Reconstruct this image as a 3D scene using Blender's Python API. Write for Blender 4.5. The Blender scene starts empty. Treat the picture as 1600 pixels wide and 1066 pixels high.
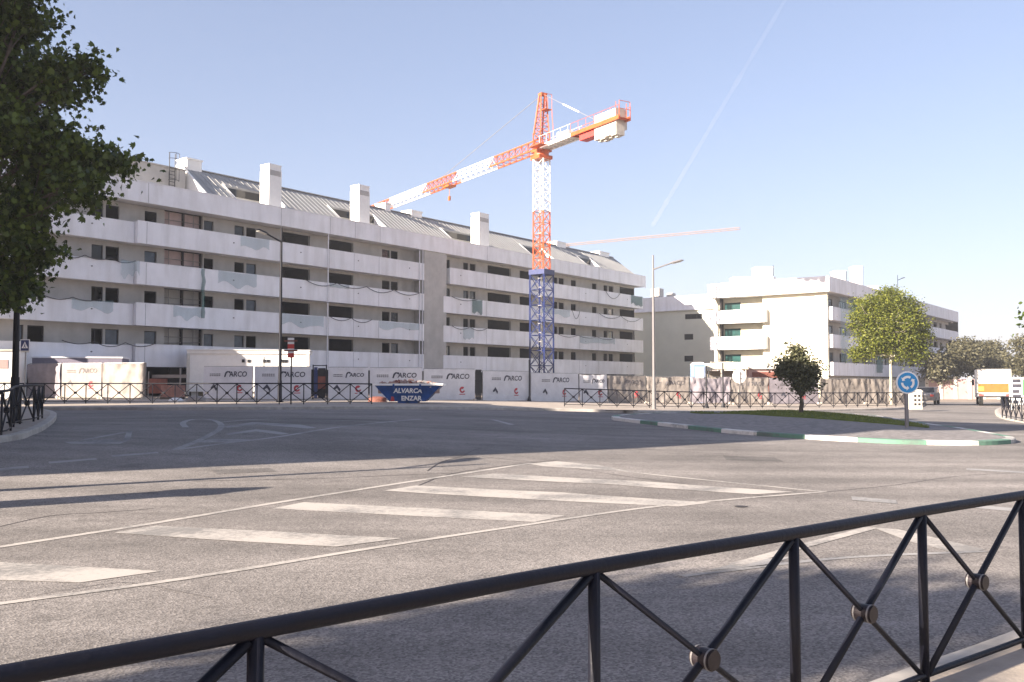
import bpy, bmesh, math, random
from mathutils import Vector, Matrix, noise
import numpy as np
R = math.radians
random.seed(7)
SC = bpy.context.scene
COL = SC.collection
F = 1450.0; EYE = 1.65; PITCH = R(2.645)
# ------------------------------------------------------------------ camera
cd = bpy.data.cameras.new('camera'); cam = bpy.data.objects.new('camera', cd); COL.objects.link(cam)
cam.location = (0, 0, EYE); cam.rotation_euler = (R(90) + PITCH, 0, 0)
cd.sensor_width = 36.0; cd.lens = 36.0 * F / 1600.0; cd.clip_start = 0.1; cd.clip_end = 30000
SC.camera = cam
# ------------------------------------------------------------------ light
SUN_EL = R(20.5); SH = Vector((0.81, 0.59, 0)).normalized()      # SH: the way shadows run on the ground
W = bpy.data.worlds.new('World'); SC.world = W; W.use_nodes = True
nt = W.node_tree; nt.nodes.clear()
sky = nt.nodes.new('ShaderNodeTexSky'); sky.sky_type = 'NISHITA'; sky.sun_disc = False
sky.sun_elevation = SUN_EL; sky.sun_rotation = math.atan2(-SH.x, -SH.y)
sky.altitude = 600; sky.air_density = 1.0; sky.dust_density = 2.4; sky.ozone_density = 4.0
bg = nt.nodes.new('ShaderNodeBackground'); bg.inputs['Strength'].default_value = 0.089
out = nt.nodes.new('ShaderNodeOutputWorld')
gm_ = nt.nodes.new('ShaderNodeGamma'); gm_.inputs[1].default_value = 0.68; tn_ = nt.nodes.new('ShaderNodeVectorMath'); tn_.operation = 'MULTIPLY'; tn_.inputs[1].default_value = (1.13, 0.955, 0.955)
nt.links.new(sky.outputs[0], gm_.inputs[0]); nt.links.new(gm_.outputs[0], tn_.inputs[0]); nt.links.new(tn_.outputs[0], bg.inputs[0]); nt.links.new(bg.outputs[0], out.inputs[0])
sd = bpy.data.lights.new('sun', 'SUN'); sd.energy = 5.0; sd.angle = R(0.5); sd.color = (1.0, 0.87, 0.73)
so = bpy.data.objects.new('sun', sd); COL.objects.link(so); so.location = (-60, -40, 60)
sdir = Vector((SH.x * math.cos(SUN_EL), SH.y * math.cos(SUN_EL), -math.sin(SUN_EL)))
so.rotation_euler = sdir.to_track_quat('-Z', 'Y').to_euler()
SC.view_settings.view_transform = 'Standard'; SC.view_settings.look = 'None'
SC.view_settings.exposure = 2.06; SC.view_settings.gamma = 1.0; SC.view_settings.use_curve_mapping = False
SC.cycles.max_bounces = 6; SC.cycles.transparent_max_bounces = 12
SC.cycles.diffuse_bounces = 3

# ------------------------------------------------------------------ terrain + rays
def sstep(a, b, x):
    t = min(1.0, max(0.0, (x - a) / (b - a))); return t * t * (3 - 2 * t)
def terr(x, y):
    sx = sstep(18, -10, x)
    a = 2 + min(12.0, max(0.0, (x + 12) * 0.8))
    z = 0.60 * sx * sstep(a, a + 22, y)
    z -= 0.12 * sstep(18, 50, x) * sstep(10, 70, y)
    return z
def ray(px, py):
    xc = (px - 800) / F; yc = -(py - 533) / F
    c, s = math.cos(PITCH), math.sin(PITCH)
    return Vector((xc, c - yc * s, s + yc * c))
def gnd(px, py, lift=0.0):
    d = ray(px, py); t = 3.0
    lo, hi = 1.0, 400.0
    f = lambda t: EYE + d.z * t - terr(d.x * t, d.y * t) - lift
    t = 1.0
    while t < 400 and f(t) > 0: t *= 1.03
    lo, hi = t / 1.03, t
    for _ in range(40):
        m = (lo + hi) / 2
        if f(m) > 0: lo = m
        else: hi = m
    return Vector((d.x * hi, d.y * hi, terr(d.x * hi, d.y * hi) + lift))
def at(px, py, Y):
    d = ray(px, py); k = Y / d.y
    return Vector((d.x * k, Y, EYE + d.z * k))

# ------------------------------------------------------------------ materials
def mat(name, col, rough=0.7, metal=0.0, var=0.12, scale=3.0, bump=0.0, bscale=30.0, alpha=1.0, spec=0.4, col2=None, streak=0.0):
    m = bpy.data.materials.new(name); m.use_nodes = True; n = m.node_tree; b = n.nodes['Principled BSDF']
    b.inputs['Roughness'].default_value = rough; b.inputs['Metallic'].default_value = metal
    b.inputs['Specular IOR Level'].default_value = spec
    tc = n.nodes.new('ShaderNodeTexCoord')
    nz = n.nodes.new('ShaderNodeTexNoise'); nz.inputs['Scale'].default_value = scale; nz.inputs['Detail'].default_value = 6; nz.inputs['Roughness'].default_value = 0.65
    n.links.new(tc.outputs['Object'], nz.inputs['Vector'])
    cr = n.nodes.new('ShaderNodeValToRGB'); e = cr.color_ramp.elements
    c2 = col2 or tuple(c * (1 - var) for c in col)
    c1 = col if col2 else tuple(min(1, c * (1 + var * 0.5)) for c in col)
    e[0].position = 0.3; e[0].color = (*c2, 1); e[1].position = 0.68; e[1].color = (*c1, 1)
    n.links.new(nz.outputs['Fac'], cr.inputs['Fac']); n.links.new(cr.outputs['Color'], b.inputs['Base Color'])
    if streak:      # rain streaks: noise drawn out downwards, rubbed dirt
        mp = n.nodes.new('ShaderNodeMapping'); mp.inputs['Scale'].default_value = (1.3, 1.3, 0.25); n.links.new(tc.outputs['Object'], mp.inputs['Vector'])
        n3 = n.nodes.new('ShaderNodeTexNoise'); n3.inputs['Scale'].default_value = 1.0; n3.inputs['Detail'].default_value = 5; n.links.new(mp.outputs[0], n3.inputs['Vector'])
        r3 = n.nodes.new('ShaderNodeMapRange'); n.links.new(n3.outputs['Fac'], r3.inputs[0])
        for i, v in enumerate((0.42, 0.75, 0.0, streak)): r3.inputs[i + 1].default_value = v
        m3 = n.nodes.new('ShaderNodeMix'); m3.data_type = 'RGBA'; n.links.new(r3.outputs[0], m3.inputs[0]); n.links.new(cr.outputs['Color'], m3.inputs[6]); m3.inputs[7].default_value = (col[0] * .62, col[1] * .6, col[2] * .56, 1)
        n.links.new(m3.outputs[2], b.inputs['Base Color'])
    if bump:
        n2 = n.nodes.new('ShaderNodeTexNoise'); n2.inputs['Scale'].default_value = bscale; n2.inputs['Detail'].default_value = 4
        n.links.new(tc.outputs['Object'], n2.inputs['Vector'])
        bp = n.nodes.new('ShaderNodeBump'); bp.inputs['Strength'].default_value = bump; bp.inputs['Distance'].default_value = 0.02
        n.links.new(n2.outputs['Fac'], bp.inputs['Height']); n.links.new(bp.outputs['Normal'], b.inputs['Normal'])
    if alpha < 1: b.inputs['Alpha'].default_value = alpha
    m.diffuse_color = (*col, 1)
    return m
def asphalt(name, base, tint):
    m = bpy.data.materials.new(name); m.use_nodes = True; n = m.node_tree; b = n.nodes['Principled BSDF']
    b.inputs['Roughness'].default_value = 0.88; b.inputs['Specular IOR Level'].default_value = 0.25
    tc = n.nodes.new('ShaderNodeTexCoord')
    def noi(s, d=3, ro=0.6):
        z = n.nodes.new('ShaderNodeTexNoise'); z.inputs['Scale'].default_value = s; z.inputs['Detail'].default_value = d; z.inputs['Roughness'].default_value = ro
        n.links.new(tc.outputs['Object'], z.inputs['Vector']); return z.outputs['Fac']
    def mr(src, a, c, lo, hi):
        q = n.nodes.new('ShaderNodeMapRange'); n.links.new(src, q.inputs[0])
        for i, v in enumerate((a, c, lo, hi)): q.inputs[i + 1].default_value = v
        return q.outputs[0]
    def mul(a, c):
        q = n.nodes.new('ShaderNodeMath'); q.operation = 'MULTIPLY'; n.links.new(a, q.inputs[0]); n.links.new(c, q.inputs[1]); return q.outputs[0]
    vo = n.nodes.new('ShaderNodeTexVoronoi'); vo.inputs['Scale'].default_value = 62; n.links.new(tc.outputs['Object'], vo.inputs['Vector'])
    grain = mr(vo.outputs['Color'], 0.15, 0.85, 0.62, 1.38)
    big = mr(noi(0.16, 6, .7), 0.34, 0.66, 0.66, 1.18)
    # long tyre-worn streaks along the carriageway
    mp = n.nodes.new('ShaderNodeMapping'); mp.inputs['Rotation'].default_value = (0, 0, R(-20)); mp.inputs['Scale'].default_value = (0.05, 0.9, 1)
    n.links.new(tc.outputs['Object'], mp.inputs['Vector'])
    st = n.nodes.new('ShaderNodeTexNoise'); st.inputs['Scale'].default_value = 1.0; st.inputs['Detail'].default_value = 4; n.links.new(mp.outputs[0], st.inputs['Vector'])
    streak = mr(st.outputs['Fac'], 0.32, 0.68, 0.76, 1.14)
    med = mr(noi(4, 4), 0.3, 0.7, 0.9, 1.08)
    stain = mr(noi(1.3, 2, .5), 0.66, 0.74, 1.0, 0.80)
    f = mul(mul(mul(mul(grain, big), streak), med), stain)
    sc = n.nodes.new('ShaderNodeVectorMath'); sc.operation = 'SCALE'; sc.inputs[0].default_value = tuple(base * t for t in tint); n.links.new(f, sc.inputs['Scale'])
    n.links.new(sc.outputs[0], b.inputs['Base Color'])
    bp = n.nodes.new('ShaderNodeBump'); bp.inputs['Strength'].default_value = 0.5; bp.inputs['Distance'].default_value = 0.006
    n.links.new(vo.outputs['Distance'], bp.inputs['Height']); n.links.new(bp.outputs['Normal'], b.inputs['Normal'])
    return m
def paint(name, col, wear=0.5, scale=14.0):
    """worn road paint: patches rubbed away to the asphalt"""
    m = bpy.data.materials.new(name); m.use_nodes = True; n = m.node_tree; b = n.nodes['Principled BSDF']
    b.inputs['Roughness'].default_value = 0.8
    tc = n.nodes.new('ShaderNodeTexCoord')
    z = n.nodes.new('ShaderNodeTexNoise'); z.inputs['Scale'].default_value = scale; z.inputs['Detail'].default_value = 8; z.inputs['Roughness'].default_value = 0.8
    z2 = n.nodes.new('ShaderNodeTexNoise'); z2.inputs['Scale'].default_value = 0.9; z2.inputs['Detail'].default_value = 3
    n.links.new(tc.outputs['Object'], z.inputs['Vector']); n.links.new(tc.outputs['Object'], z2.inputs['Vector'])
    ad = n.nodes.new('ShaderNodeMath'); ad.operation = 'ADD'; n.links.new(z.outputs['Fac'], ad.inputs[0]); n.links.new(z2.outputs['Fac'], ad.inputs[1])
    mr = n.nodes.new('ShaderNodeMapRange'); n.links.new(ad.outputs[0], mr.inputs[0])
    mr.inputs[1].default_value = 0.55 + wear * 0.4; mr.inputs[2].default_value = 0.75 + wear * 0.5; mr.inputs[3].default_value = 0.0; mr.inputs[4].default_value = 1.0
    mx = n.nodes.new('ShaderNodeMix'); mx.data_type = 'RGBA'
    mx.inputs[6].default_value = (*[0.55 * c * 0.5 + 0.07 for c in col], 1); mx.inputs[7].default_value = (*col, 1)
    n.links.new(mr.outputs[0], mx.inputs[0]); n.links.new(mx.outputs[2], b.inputs['Base Color'])
    return m
def leafmat(name, c1, c2, trans=0.25):
    m = bpy.data.materials.new(name); m.use_nodes = True; n = m.node_tree; b = n.nodes['Principled BSDF']
    b.inputs['Roughness'].default_value = 0.5; b.inputs['Specular IOR Level'].default_value = 0.3
    g = n.nodes.new('ShaderNodeNewGeometry'); cr = n.nodes.new('ShaderNodeValToRGB'); e = cr.color_ramp.elements
    e[0].color = (*c1, 1); e[1].color = (*c2, 1)
    n.links.new(g.outputs['Random Per Island'], cr.inputs['Fac']); n.links.new(cr.outputs['Color'], b.inputs['Base Color'])
    t = n.nodes.new('ShaderNodeBsdfTranslucent'); n.links.new(cr.outputs['Color'], t.inputs['Color'])
    mx = n.nodes.new('ShaderNodeMixShader'); mx.inputs[0].default_value = trans
    o = n.nodes['Material Output']; n.links.new(b.outputs[0], mx.inputs[1]); n.links.new(t.outputs[0], mx.inputs[2]); n.links.new(mx.outputs[0], o.inputs['Surface'])
    return m
M = dict(
 asphalt=asphalt('asphalt', 0.218, (1.0, 0.918, 0.855)),
 patch=asphalt('patch_asphalt', 0.15, (1.0, 0.93, 0.88)),
 dirt=mat('dirt', (0.30, 0.24, 0.19), 0.95, var=0.4, scale=0.6, bump=0.5),
 pave=mat('pavement_slabs', (0.36, 0.31, 0.26), 0.85, var=0.25, scale=2.0, bump=0.3),
 kerb=mat('kerb_stone', (0.42, 0.39, 0.35), 0.85, var=0.3, scale=3),
 cobble=mat('cobbles', (0.21, 0.195, 0.19), 0.9, var=0.5, scale=5.0, bump=0.8, bscale=9),
 grass=mat('grass', (0.13, 0.17, 0.03), 0.9, var=0.45, scale=4, bump=0.8, bscale=60, col2=(0.07, 0.105, 0.018)),
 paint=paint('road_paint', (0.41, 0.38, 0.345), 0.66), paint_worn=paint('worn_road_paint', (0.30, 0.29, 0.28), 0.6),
 kwhite=paint('kerb_white', (0.60, 0.58, 0.54), 0.5, 7), kgreen=paint('kerb_green', (0.10, 0.21, 0.15), 0.55, 7),
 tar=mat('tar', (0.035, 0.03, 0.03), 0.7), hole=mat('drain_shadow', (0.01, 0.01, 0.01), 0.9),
 rail=mat('railing_paint', (0.006, 0.007, 0.014), 0.5, 0.0, var=0.35, scale=18, bump=0.15, bscale=40, spec=0.2, col2=(0.007, 0.007, 0.011)),
 hubm=mat('hub_metal', (0.018, 0.013, 0.016), 0.45, 0.2, var=0.4, scale=30),
 band=mat('white_render', (0.84, 0.83, 0.845), 0.8, var=0.08, scale=0.5, bump=0.05, streak=0.45),
 wall=mat('grey_render', (0.47, 0.45, 0.42), 0.9, var=0.16, scale=0.8, bump=0.1, streak=0.3),
 wallpink=mat('bare_plaster', (0.55, 0.42, 0.40), 0.9, var=0.2, scale=1.2),
 inner=mat('shade_dark_concrete', (0.055, 0.05, 0.05), 0.95, var=0.3, scale=0.8),  # interior shade put into the colour: concrete near black so openings read dark
 seam=mat('zinc_roof', (0.29, 0.29, 0.285), 0.6, 0.1, var=0.15, scale=0.8),
 frame=mat('window_frame', (0.025, 0.022, 0.025), 0.5), framew=mat('pale_frame', (0.55, 0.53, 0.48), 0.6),
 glass=mat('dark_glass', (0.012, 0.013, 0.016), 0.12, var=0.2, spec=0.35),
 film=mat('blue_film_glass', (0.05, 0.075, 0.11), 0.25, var=0.5, scale=2, spec=0.5),
 white=mat('white_paint', (0.80, 0.79, 0.76), 0.6, var=0.06), dark=mat('dark_metal', (0.03, 0.03, 0.034), 0.5, 0.3),
 lampgrey=mat('galvanised_grey', (0.21, 0.20, 0.20), 0.5, 0.5),
 c_red=mat('crane_orange', (0.52, 0.095, 0.022), 0.5, var=0.3, scale=1.5), c_white=mat('crane_white', (0.80, 0.78, 0.74), 0.5, var=0.15, scale=1),
 c_blue=mat('crane_blue', (0.010, 0.022, 0.11), 0.5, var=0.25), concrete=mat('concrete', (0.55, 0.50, 0.43), 0.9, var=0.25, scale=1.5),
 glaz=mat('teal_glazing', (0.012, 0.065, 0.06), 0.2, var=0.4, scale=1.5), shadewall=mat('shade_lilac_metal', (0.20, 0.18, 0.23), 0.6), contrast=mat('crane_grey', (0.20, 0.15, 0.13), 0.7),  # the lilac metal carries the shade tone of a white cabin
 teal=mat('teal_net', (0.025, 0.15, 0.14), 0.9, var=0.4, scale=3, alpha=0.55), bluenet=mat('pale_teal_film', (0.30, 0.46, 0.50), 0.8, var=0.3, scale=2, alpha=0.30),
 cable=mat('cable', (0.06, 0.055, 0.06), 0.8),
 cream=mat('cream_render', (0.60, 0.57, 0.46), 0.9, var=0.10, scale=0.5), sage=mat('sage_render', (0.60, 0.60, 0.50), 0.9, var=0.08, scale=0.4),
 tarp=mat('white_tarp', (0.66, 0.65, 0.66), 0.55, var=0.14, scale=1.6), tarptan=mat('tan_tarp', (0.25, 0.222, 0.20), 0.6, var=0.2, scale=1.4),  # tarps by light: white kept bright for shaded panels, tan lowered for sunlit ones
 tarplil=mat('lilac_tarp', (0.26, 0.235, 0.26), 0.6, var=0.3, scale=1.2), ink=mat('dark_ink', (0.06, 0.06, 0.08), 0.8, var=0.5, scale=4),  # lilac tarp lowered in the same way for panels in sun
 inkred=mat('red_ink', (0.45, 0.06, 0.07), 0.8, var=0.3, scale=4), inkgrey=mat('grey_ink', (0.13, 0.12, 0.125), 0.8),
 steel=mat('fence_steel', (0.30, 0.29, 0.28), 0.5, 0.6), skipblue=mat('skip_blue', (0.012, 0.065, 0.24), 0.55, var=0.45, scale=2.5, bump=0.3, bscale=5),
 rust=mat('rusty_brown', (0.20, 0.07, 0.05), 0.8, var=0.4, scale=2), rubble=mat('rubble', (0.36, 0.25, 0.21), 0.95, var=0.5, scale=5),
 signblue=mat('sign_blue', (0.015, 0.25, 0.55), 0.4, var=0.05), navy=mat('sign_navy', (0.02, 0.035, 0.12), 0.4),
 orange=mat('orange_paint', (0.42, 0.10, 0.012), 0.5, var=0.15), red=mat('red_paint', (0.55, 0.05, 0.04), 0.5), yellow=mat('yellow_paint', (0.75, 0.5, 0.05), 0.5),
 rubber=mat('rubber', (0.015, 0.015, 0.015), 0.8), bark=mat('bark', (0.09, 0.07, 0.055), 0.9, var=0.4, scale=8, bump=0.6), barkpale=mat('pale_bark', (0.42, 0.38, 0.30), 0.9, var=0.4, scale=5, bump=0.4),
 leaf_dark=leafmat('plane_leaf', (0.016, 0.032, 0.007), (0.10, 0.14, 0.022)),
 leaf_lime=leafmat('lime_leaf', (0.04, 0.06, 0.008), (0.21, 0.225, 0.032), 0.35),
 leaf_olive=leafmat('olive_leaf', (0.032, 0.038, 0.018), (0.13, 0.13, 0.065), 0.15),
 leaf_far=leafmat('far_leaf', (0.05, 0.05, 0.03), (0.12, 0.11, 0.06), 0.2),
 brick=mat('brick', (0.34, 0.17, 0.13), 0.9, var=0.3, scale=3), ltblue=mat('light_blue_plastic', (0.20, 0.30, 0.50), 0.5),
 lens=mat('lamp_lens', (0.6, 0.6, 0.55), 0.2), mauve=mat('mauve_render', (0.42, 0.28, 0.26), 0.9), green=mat('green_paint', (0.10, 0.32, 0.12), 0.5),
)

# ------------------------------------------------------------------ mesh helpers
class MB:
    def __init__(s, o=(0, 0, 0), ux=(1, 0, 0), uy=(0, 1, 0), uz=(0, 0, 1)):
        s.o, s.ux, s.uy, s.uz = map(Vector, (o, ux, uy, uz)); s.v = []; s.f = []; s.mi = []; s.m = 0
    def P(s, p): return s.o + s.ux * p[0] + s.uy * p[1] + s.uz * p[2]
    def add(s, vs, fs):
        n = len(s.v); s.v += [s.P(p) for p in vs]; s.f += [[n + i for i in f] for f in fs]; s.mi += [s.m] * len(fs); return s
    def box(s, x0, x1, y0, y1, z0, z1):
        return s.add([(x0, y0, z0), (x1, y0, z0), (x1, y1, z0), (x0, y1, z0), (x0, y0, z1), (x1, y0, z1), (x1, y1, z1), (x0, y1, z1)],
                     [(3, 2, 1, 0), (4, 5, 6, 7), (0, 1, 5, 4), (1, 2, 6, 5), (2, 3, 7, 6), (3, 0, 4, 7)])
    def tube(s, a, b, r, n=6, r2=None):
        a, b = Vector(a), Vector(b); d = b - a
        if d.length < 1e-6: return s
        d.normalize(); u = d.orthogonal().normalized(); w = d.cross(u); r2 = r if r2 is None else r2
        vs = []
        for p, q in ((a, r), (b, r2)):
            for i in range(n):
                t = 2 * math.pi * i / n + math.pi / n; vs.append(p + (u * math.cos(t) + w * math.sin(t)) * q)
        fs = [(i, (i + 1) % n, n + (i + 1) % n, n + i) for i in range(n)] + [tuple(range(n))[::-1], tuple(range(n, 2 * n))]
        return s.add(vs, fs)
    def path(s, pts, r, n=6):
        """one continuous tube along a polyline"""
        pts = [Vector(p) for p in pts]; vs = []; fs = []
        for k, p in enumerate(pts):
            d = (pts[min(k + 1, len(pts) - 1)] - pts[max(k - 1, 0)]).normalized()
            up = Vector((0, 0, 1)) if abs(d.z) < 0.95 else Vector((1, 0, 0))
            u = d.cross(up).normalized(); w = u.cross(d)
            rr = r[k] if isinstance(r, (list, tuple)) else r
            for i in range(n):
                t = 2 * math.pi * i / n; vs.append(p + (u * math.cos(t) + w * math.sin(t)) * rr)
        for k in range(len(pts) - 1):
            for i in range(n): fs.append((k * n + i, k * n + (i + 1) % n, (k + 1) * n + (i + 1) % n, (k + 1) * n + i))
        L = (len(pts) - 1) * n
        fs += [tuple(range(n))[::-1], tuple(range(L, L + n))]
        return s.add(vs, fs)
    def prism(s, poly, y0, y1):
        """polygon in local x,z pushed from y0 to y1"""
        n = len(poly); vs = [(p[0], y0, p[1]) for p in poly] + [(p[0], y1, p[1]) for p in poly]
        return s.add(vs, [tuple(range(n)), tuple(range(n, 2 * n))[::-1]] + [(i, n + i, n + (i + 1) % n, (i + 1) % n) for i in range(n)])
    def bar(s, a, b, w, h):
        """square bar between two points"""
        a, b = Vector(a), Vector(b); d = (b - a).normalized(); u = d.cross(Vector((0, 0, 1)))
        u = u.normalized() if u.length > 1e-4 else Vector((1, 0, 0)); v = u.cross(d)
        vs = [p + u * i * w / 2 + v * j * h / 2 for p in (a, b) for i, j in ((-1, -1), (1, -1), (1, 1), (-1, 1))]
        return s.add(vs, [(0, 1, 2, 3), (7, 6, 5, 4), (0, 4, 5, 1), (1, 5, 6, 2), (2, 6, 7, 3), (3, 7, 4, 0)])
    def build(s, name, mats, parent=None, smooth=False, sub=None):
        me = bpy.data.meshes.new(name)
        off = wloc(parent) if parent is not None else Vector((0, 0, 0))
        me.from_pydata([p - off for p in s.v], [], s.f)
        mats = mats if isinstance(mats, (list, tuple)) else [mats]
        for m in mats: me.materials.append(m)
        if len(mats) > 1: me.polygons.foreach_set('material_index', s.mi)
        b = bmesh.new(); b.from_mesh(me); bmesh.ops.recalc_face_normals(b, faces=b.faces); b.to_mesh(me); b.free()
        if smooth: me.polygons.foreach_set('use_smooth', [True] * len(me.polygons))
        ob = bpy.data.objects.new(name, me); COL.objects.link(ob)
        if parent is not None: ob.parent = parent
        return ob
def wloc(o):
    v = Vector((0, 0, 0))
    while o is not None: v += o.location; o = o.parent
    return v
def tag(o, label=None, cat=None, group=None, kind=None):
    if label: o['label'] = label
    if cat: o['category'] = cat
    if group: o['group'] = group
    if kind: o['kind'] = kind
    return o
def thing(name, loc, label, cat, group=None):
    o = bpy.data.objects.new(name, None); COL.objects.link(o); o.location = loc; o.empty_display_size = 0.3
    return tag(o, label, cat, group)
def rawmesh(name, v, faces_n, mat_, parent=None):
    """v: (N,3) array, every face faces_n verts in order"""
    me = bpy.data.meshes.new(name); off = np.array(wloc(parent)) if parent is not None else 0
    v = v - off; n = len(v); nf = n // faces_n
    me.vertices.add(n); me.vertices.foreach_set('co', v.astype(np.float32).ravel())
    me.loops.add(n); me.loops.foreach_set('vertex_index', np.arange(n, dtype=np.int32))
    me.polygons.add(nf); me.polygons.foreach_set('loop_start', np.arange(0, n, faces_n, dtype=np.int32)); me.polygons.foreach_set('loop_total', np.full(nf, faces_n, dtype=np.int32))
    me.materials.append(mat_); me.update(calc_edges=True)
    ob = bpy.data.objects.new(name, me); COL.objects.link(ob)
    if parent is not None: ob.parent = parent
    return ob

def sheet(name, poly, lift, mat_, step=1.0, skirt=0.0, kind='structure', kerbmat=None, mound=None, parent=None):
    """polygon (x,y) laid on the terrain, cut into a fine grid; skirt: depth of its sides"""
    b = bmesh.new(); vs = [b.verts.new((p[0], p[1], 0)) for p in poly]; b.faces.new(vs)
    xs = [p[0] for p in poly]; ys = [p[1] for p in poly]
    for ax, lo, hi in ((0, min(xs), max(xs)), (1, min(ys), max(ys))):
        k = math.ceil(lo / step)
        while k * step < hi:
            co = [0, 0, 0]; co[ax] = k * step; no = [0, 0, 0]; no[ax] = 1
            bmesh.ops.bisect_plane(b, geom=b.verts[:] + b.edges[:] + b.faces[:], plane_co=co, plane_no=no, dist=1e-5); k += 1
    bmesh.ops.recalc_face_normals(b, faces=b.faces)
    if b.faces[:] and b.faces[:][0].normal.z < 0: bmesh.ops.reverse_faces(b, faces=b.faces[:])
    if skirt:
        be = [e for e in b.edges if e.is_boundary]
        ex = bmesh.ops.extrude_edge_only(b, edges=be); low = {v for v in ex['geom'] if isinstance(v, bmesh.types.BMVert)}
    else: low = set()
    for v in b.verts:
        z = terr(v.co.x, v.co.y) + lift
        if mound: z += mound(v.co.x, v.co.y)
        v.co.z = z - (skirt if v in low else 0)
    me = bpy.data.meshes.new(name); b.to_mesh(me); b.free(); me.materials.append(mat_)
    ob = bpy.data.objects.new(name, me); COL.objects.link(ob)
    if kind: ob['kind'] = kind
    if parent is not None: ob.parent = parent
    return ob
def pix(poly, lift=0.0): return [gnd(x, y, lift).xy[:] for x, y in poly]
def smooth_line(pts, n=6):
    out_ = []
    for i in range(len(pts) - 1):
        p0 = Vector(pts[max(i - 1, 0)]); p1 = Vector(pts[i]); p2 = Vector(pts[i + 1]); p3 = Vector(pts[min(i + 2, len(pts) - 1)])
        for k in range(n):
            t = k / n; out_.append(0.5 * ((2 * p1) + (-p0 + p2) * t + (2 * p0 - 5 * p1 + 4 * p2 - p3) * t * t + (-p0 + 3 * p1 - 3 * p2 + p3) * t ** 3))
    out_.append(Vector(pts[-1])); return out_
# ================================================================== GROUND
def grid_sheet(name, xs, ys, lift, m, kind='structure'):
    vs = [(x, y, terr(x, y) + lift) for y in ys for x in xs]; nx = len(xs)
    fs = [(j * nx + i, j * nx + i + 1, (j + 1) * nx + i + 1, (j + 1) * nx + i) for j in range(len(ys) - 1) for i in range(nx - 1)]
    me = bpy.data.meshes.new(name); me.from_pydata(vs, [], fs); me.materials.append(m)
    me.polygons.foreach_set('use_smooth', [True] * len(fs))
    o = bpy.data.objects.new(name, me); COL.objects.link(o); o['kind'] = kind; return o
fx = [-3000, -800, -300, -120] + list(range(-60, 121, 6)) + [200, 400, 900, 3000]
fy = [-3000, -500, -100] + list(range(-40, 161, 6)) + [250, 500, 1000, 4000]
grid_sheet('ground', [float(v) for v in fx], [float(v) for v in fy], -0.06, M['dirt'])
grid_sheet('road', [x * 0.25 for x in range(-140, 61)] + [15.5 + x * .5 for x in range(0, 170)], [y * 0.25 for y in range(-20, 161)] + [40.5 + y * .5 for y in range(0, 100)], 0.0, M['asphalt'])

# near pavement under the camera, its kerb follows the railing
rail_px = [(-260, 1122), (0, 1037), (400, 985), (928, 885), (1240, 833), (1440, 797), (1600, 772), (1800, 752)]
RZ = 1.0
def atz(px, py, z):
    d = ray(px, py); t = (z - EYE) / d.z; return Vector((d.x * t, d.y * t, z))
posts = [atz(400, 984, RZ), atz(928, 886, RZ), atz(1240, 834, RZ), atz(1440, 799, RZ), atz(1597, 774, RZ)]
d0 = (posts[0] - posts[1]); d0.normalize()
posts = [posts[0] + d0 * 2.3, posts[0] + d0 * 1.15] + posts
dl = (posts[-1] - posts[-2])
for k in range(3):
    dl = Matrix.Rotation(R(2), 3, 'Z') @ dl; posts.append(posts[-1] + dl)
rl = smooth_line([p.xy.to_3d() for p in posts], 5)
edge = []
for i, p in enumerate(rl):
    d = (rl[min(i + 1, len(rl) - 1)] - rl[max(i - 1, 0)]).normalized(); edge.append(p + Vector((-d.y, d.x, 0)) * 0.22)
kin = []
for i, p in enumerate(edge):
    d = (edge[min(i + 1, len(edge) - 1)] - edge[max(i - 1, 0)]).normalized(); kin.append(p - Vector((-d.y, d.x, 0)) * 0.14)
sheet('pavement', [(p.x, p.y) for p in kin] + [(12, -6), (-6, -6)], 0.12, M['pave'], 0.5, skirt=0.15)
kb = MB()
def kerb_strip(mb, a, b_, top=0.125, dep=0.16):
    """kerb stones between outer line a and inner line b_"""
    n = len(a); vs = []
    for p, q in zip(a, b_):
        z0 = terr(p.x, p.y); z1 = terr(q.x, q.y)
        vs += [(p.x, p.y, z0 - 0.05), (p.x, p.y, z0 + top - 0.015), (p.x * 0.9 + q.x * 0.1, p.y * 0.9 + q.y * 0.1, z0 + top), (q.x, q.y, z1 + top)]
    fs = []
    for i in range(n - 1):
        for k in range(3): fs.append((i * 4 + k, (i + 1) * 4 + k, (i + 1) * 4 + k + 1, i * 4 + k + 1))
    mb.add(vs, fs)
kerb_strip(kb, edge, kin)
kb.build('kerb', M['kerb'])['kind'] = 'structure'

# left pavement corner
lp = [(-1700, 1100), (-1000, 900), (-600, 770), (-300, 727), (0, 692), (50, 680), (74, 668), (86, 657), (84, 649), (60, 644), (0, 640), (-300, 637), (-900, 634)]
lpg = smooth_line([gnd(x, y, 0.0) for x, y in lp], 5)
sheet('pavement', [(p.x, p.y) for p in lpg], 0.12, M['pave'], 1.0, skirt=0.17)
def offset(line, dist):
    o = []
    for i, p in enumerate(line):
        d = (line[min(i + 1, len(line) - 1)] - line[max(i - 1, 0)]); d.z = 0; d.normalize(); o.append(p + Vector((-d.y, d.x, 0)) * dist)
    return o
kb = MB(); kerb_strip(kb, offset(lpg, -0.02), offset(lpg, 0.16), 0.128); kb.build('kerb', M['kerb'])['kind'] = 'structure'

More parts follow.
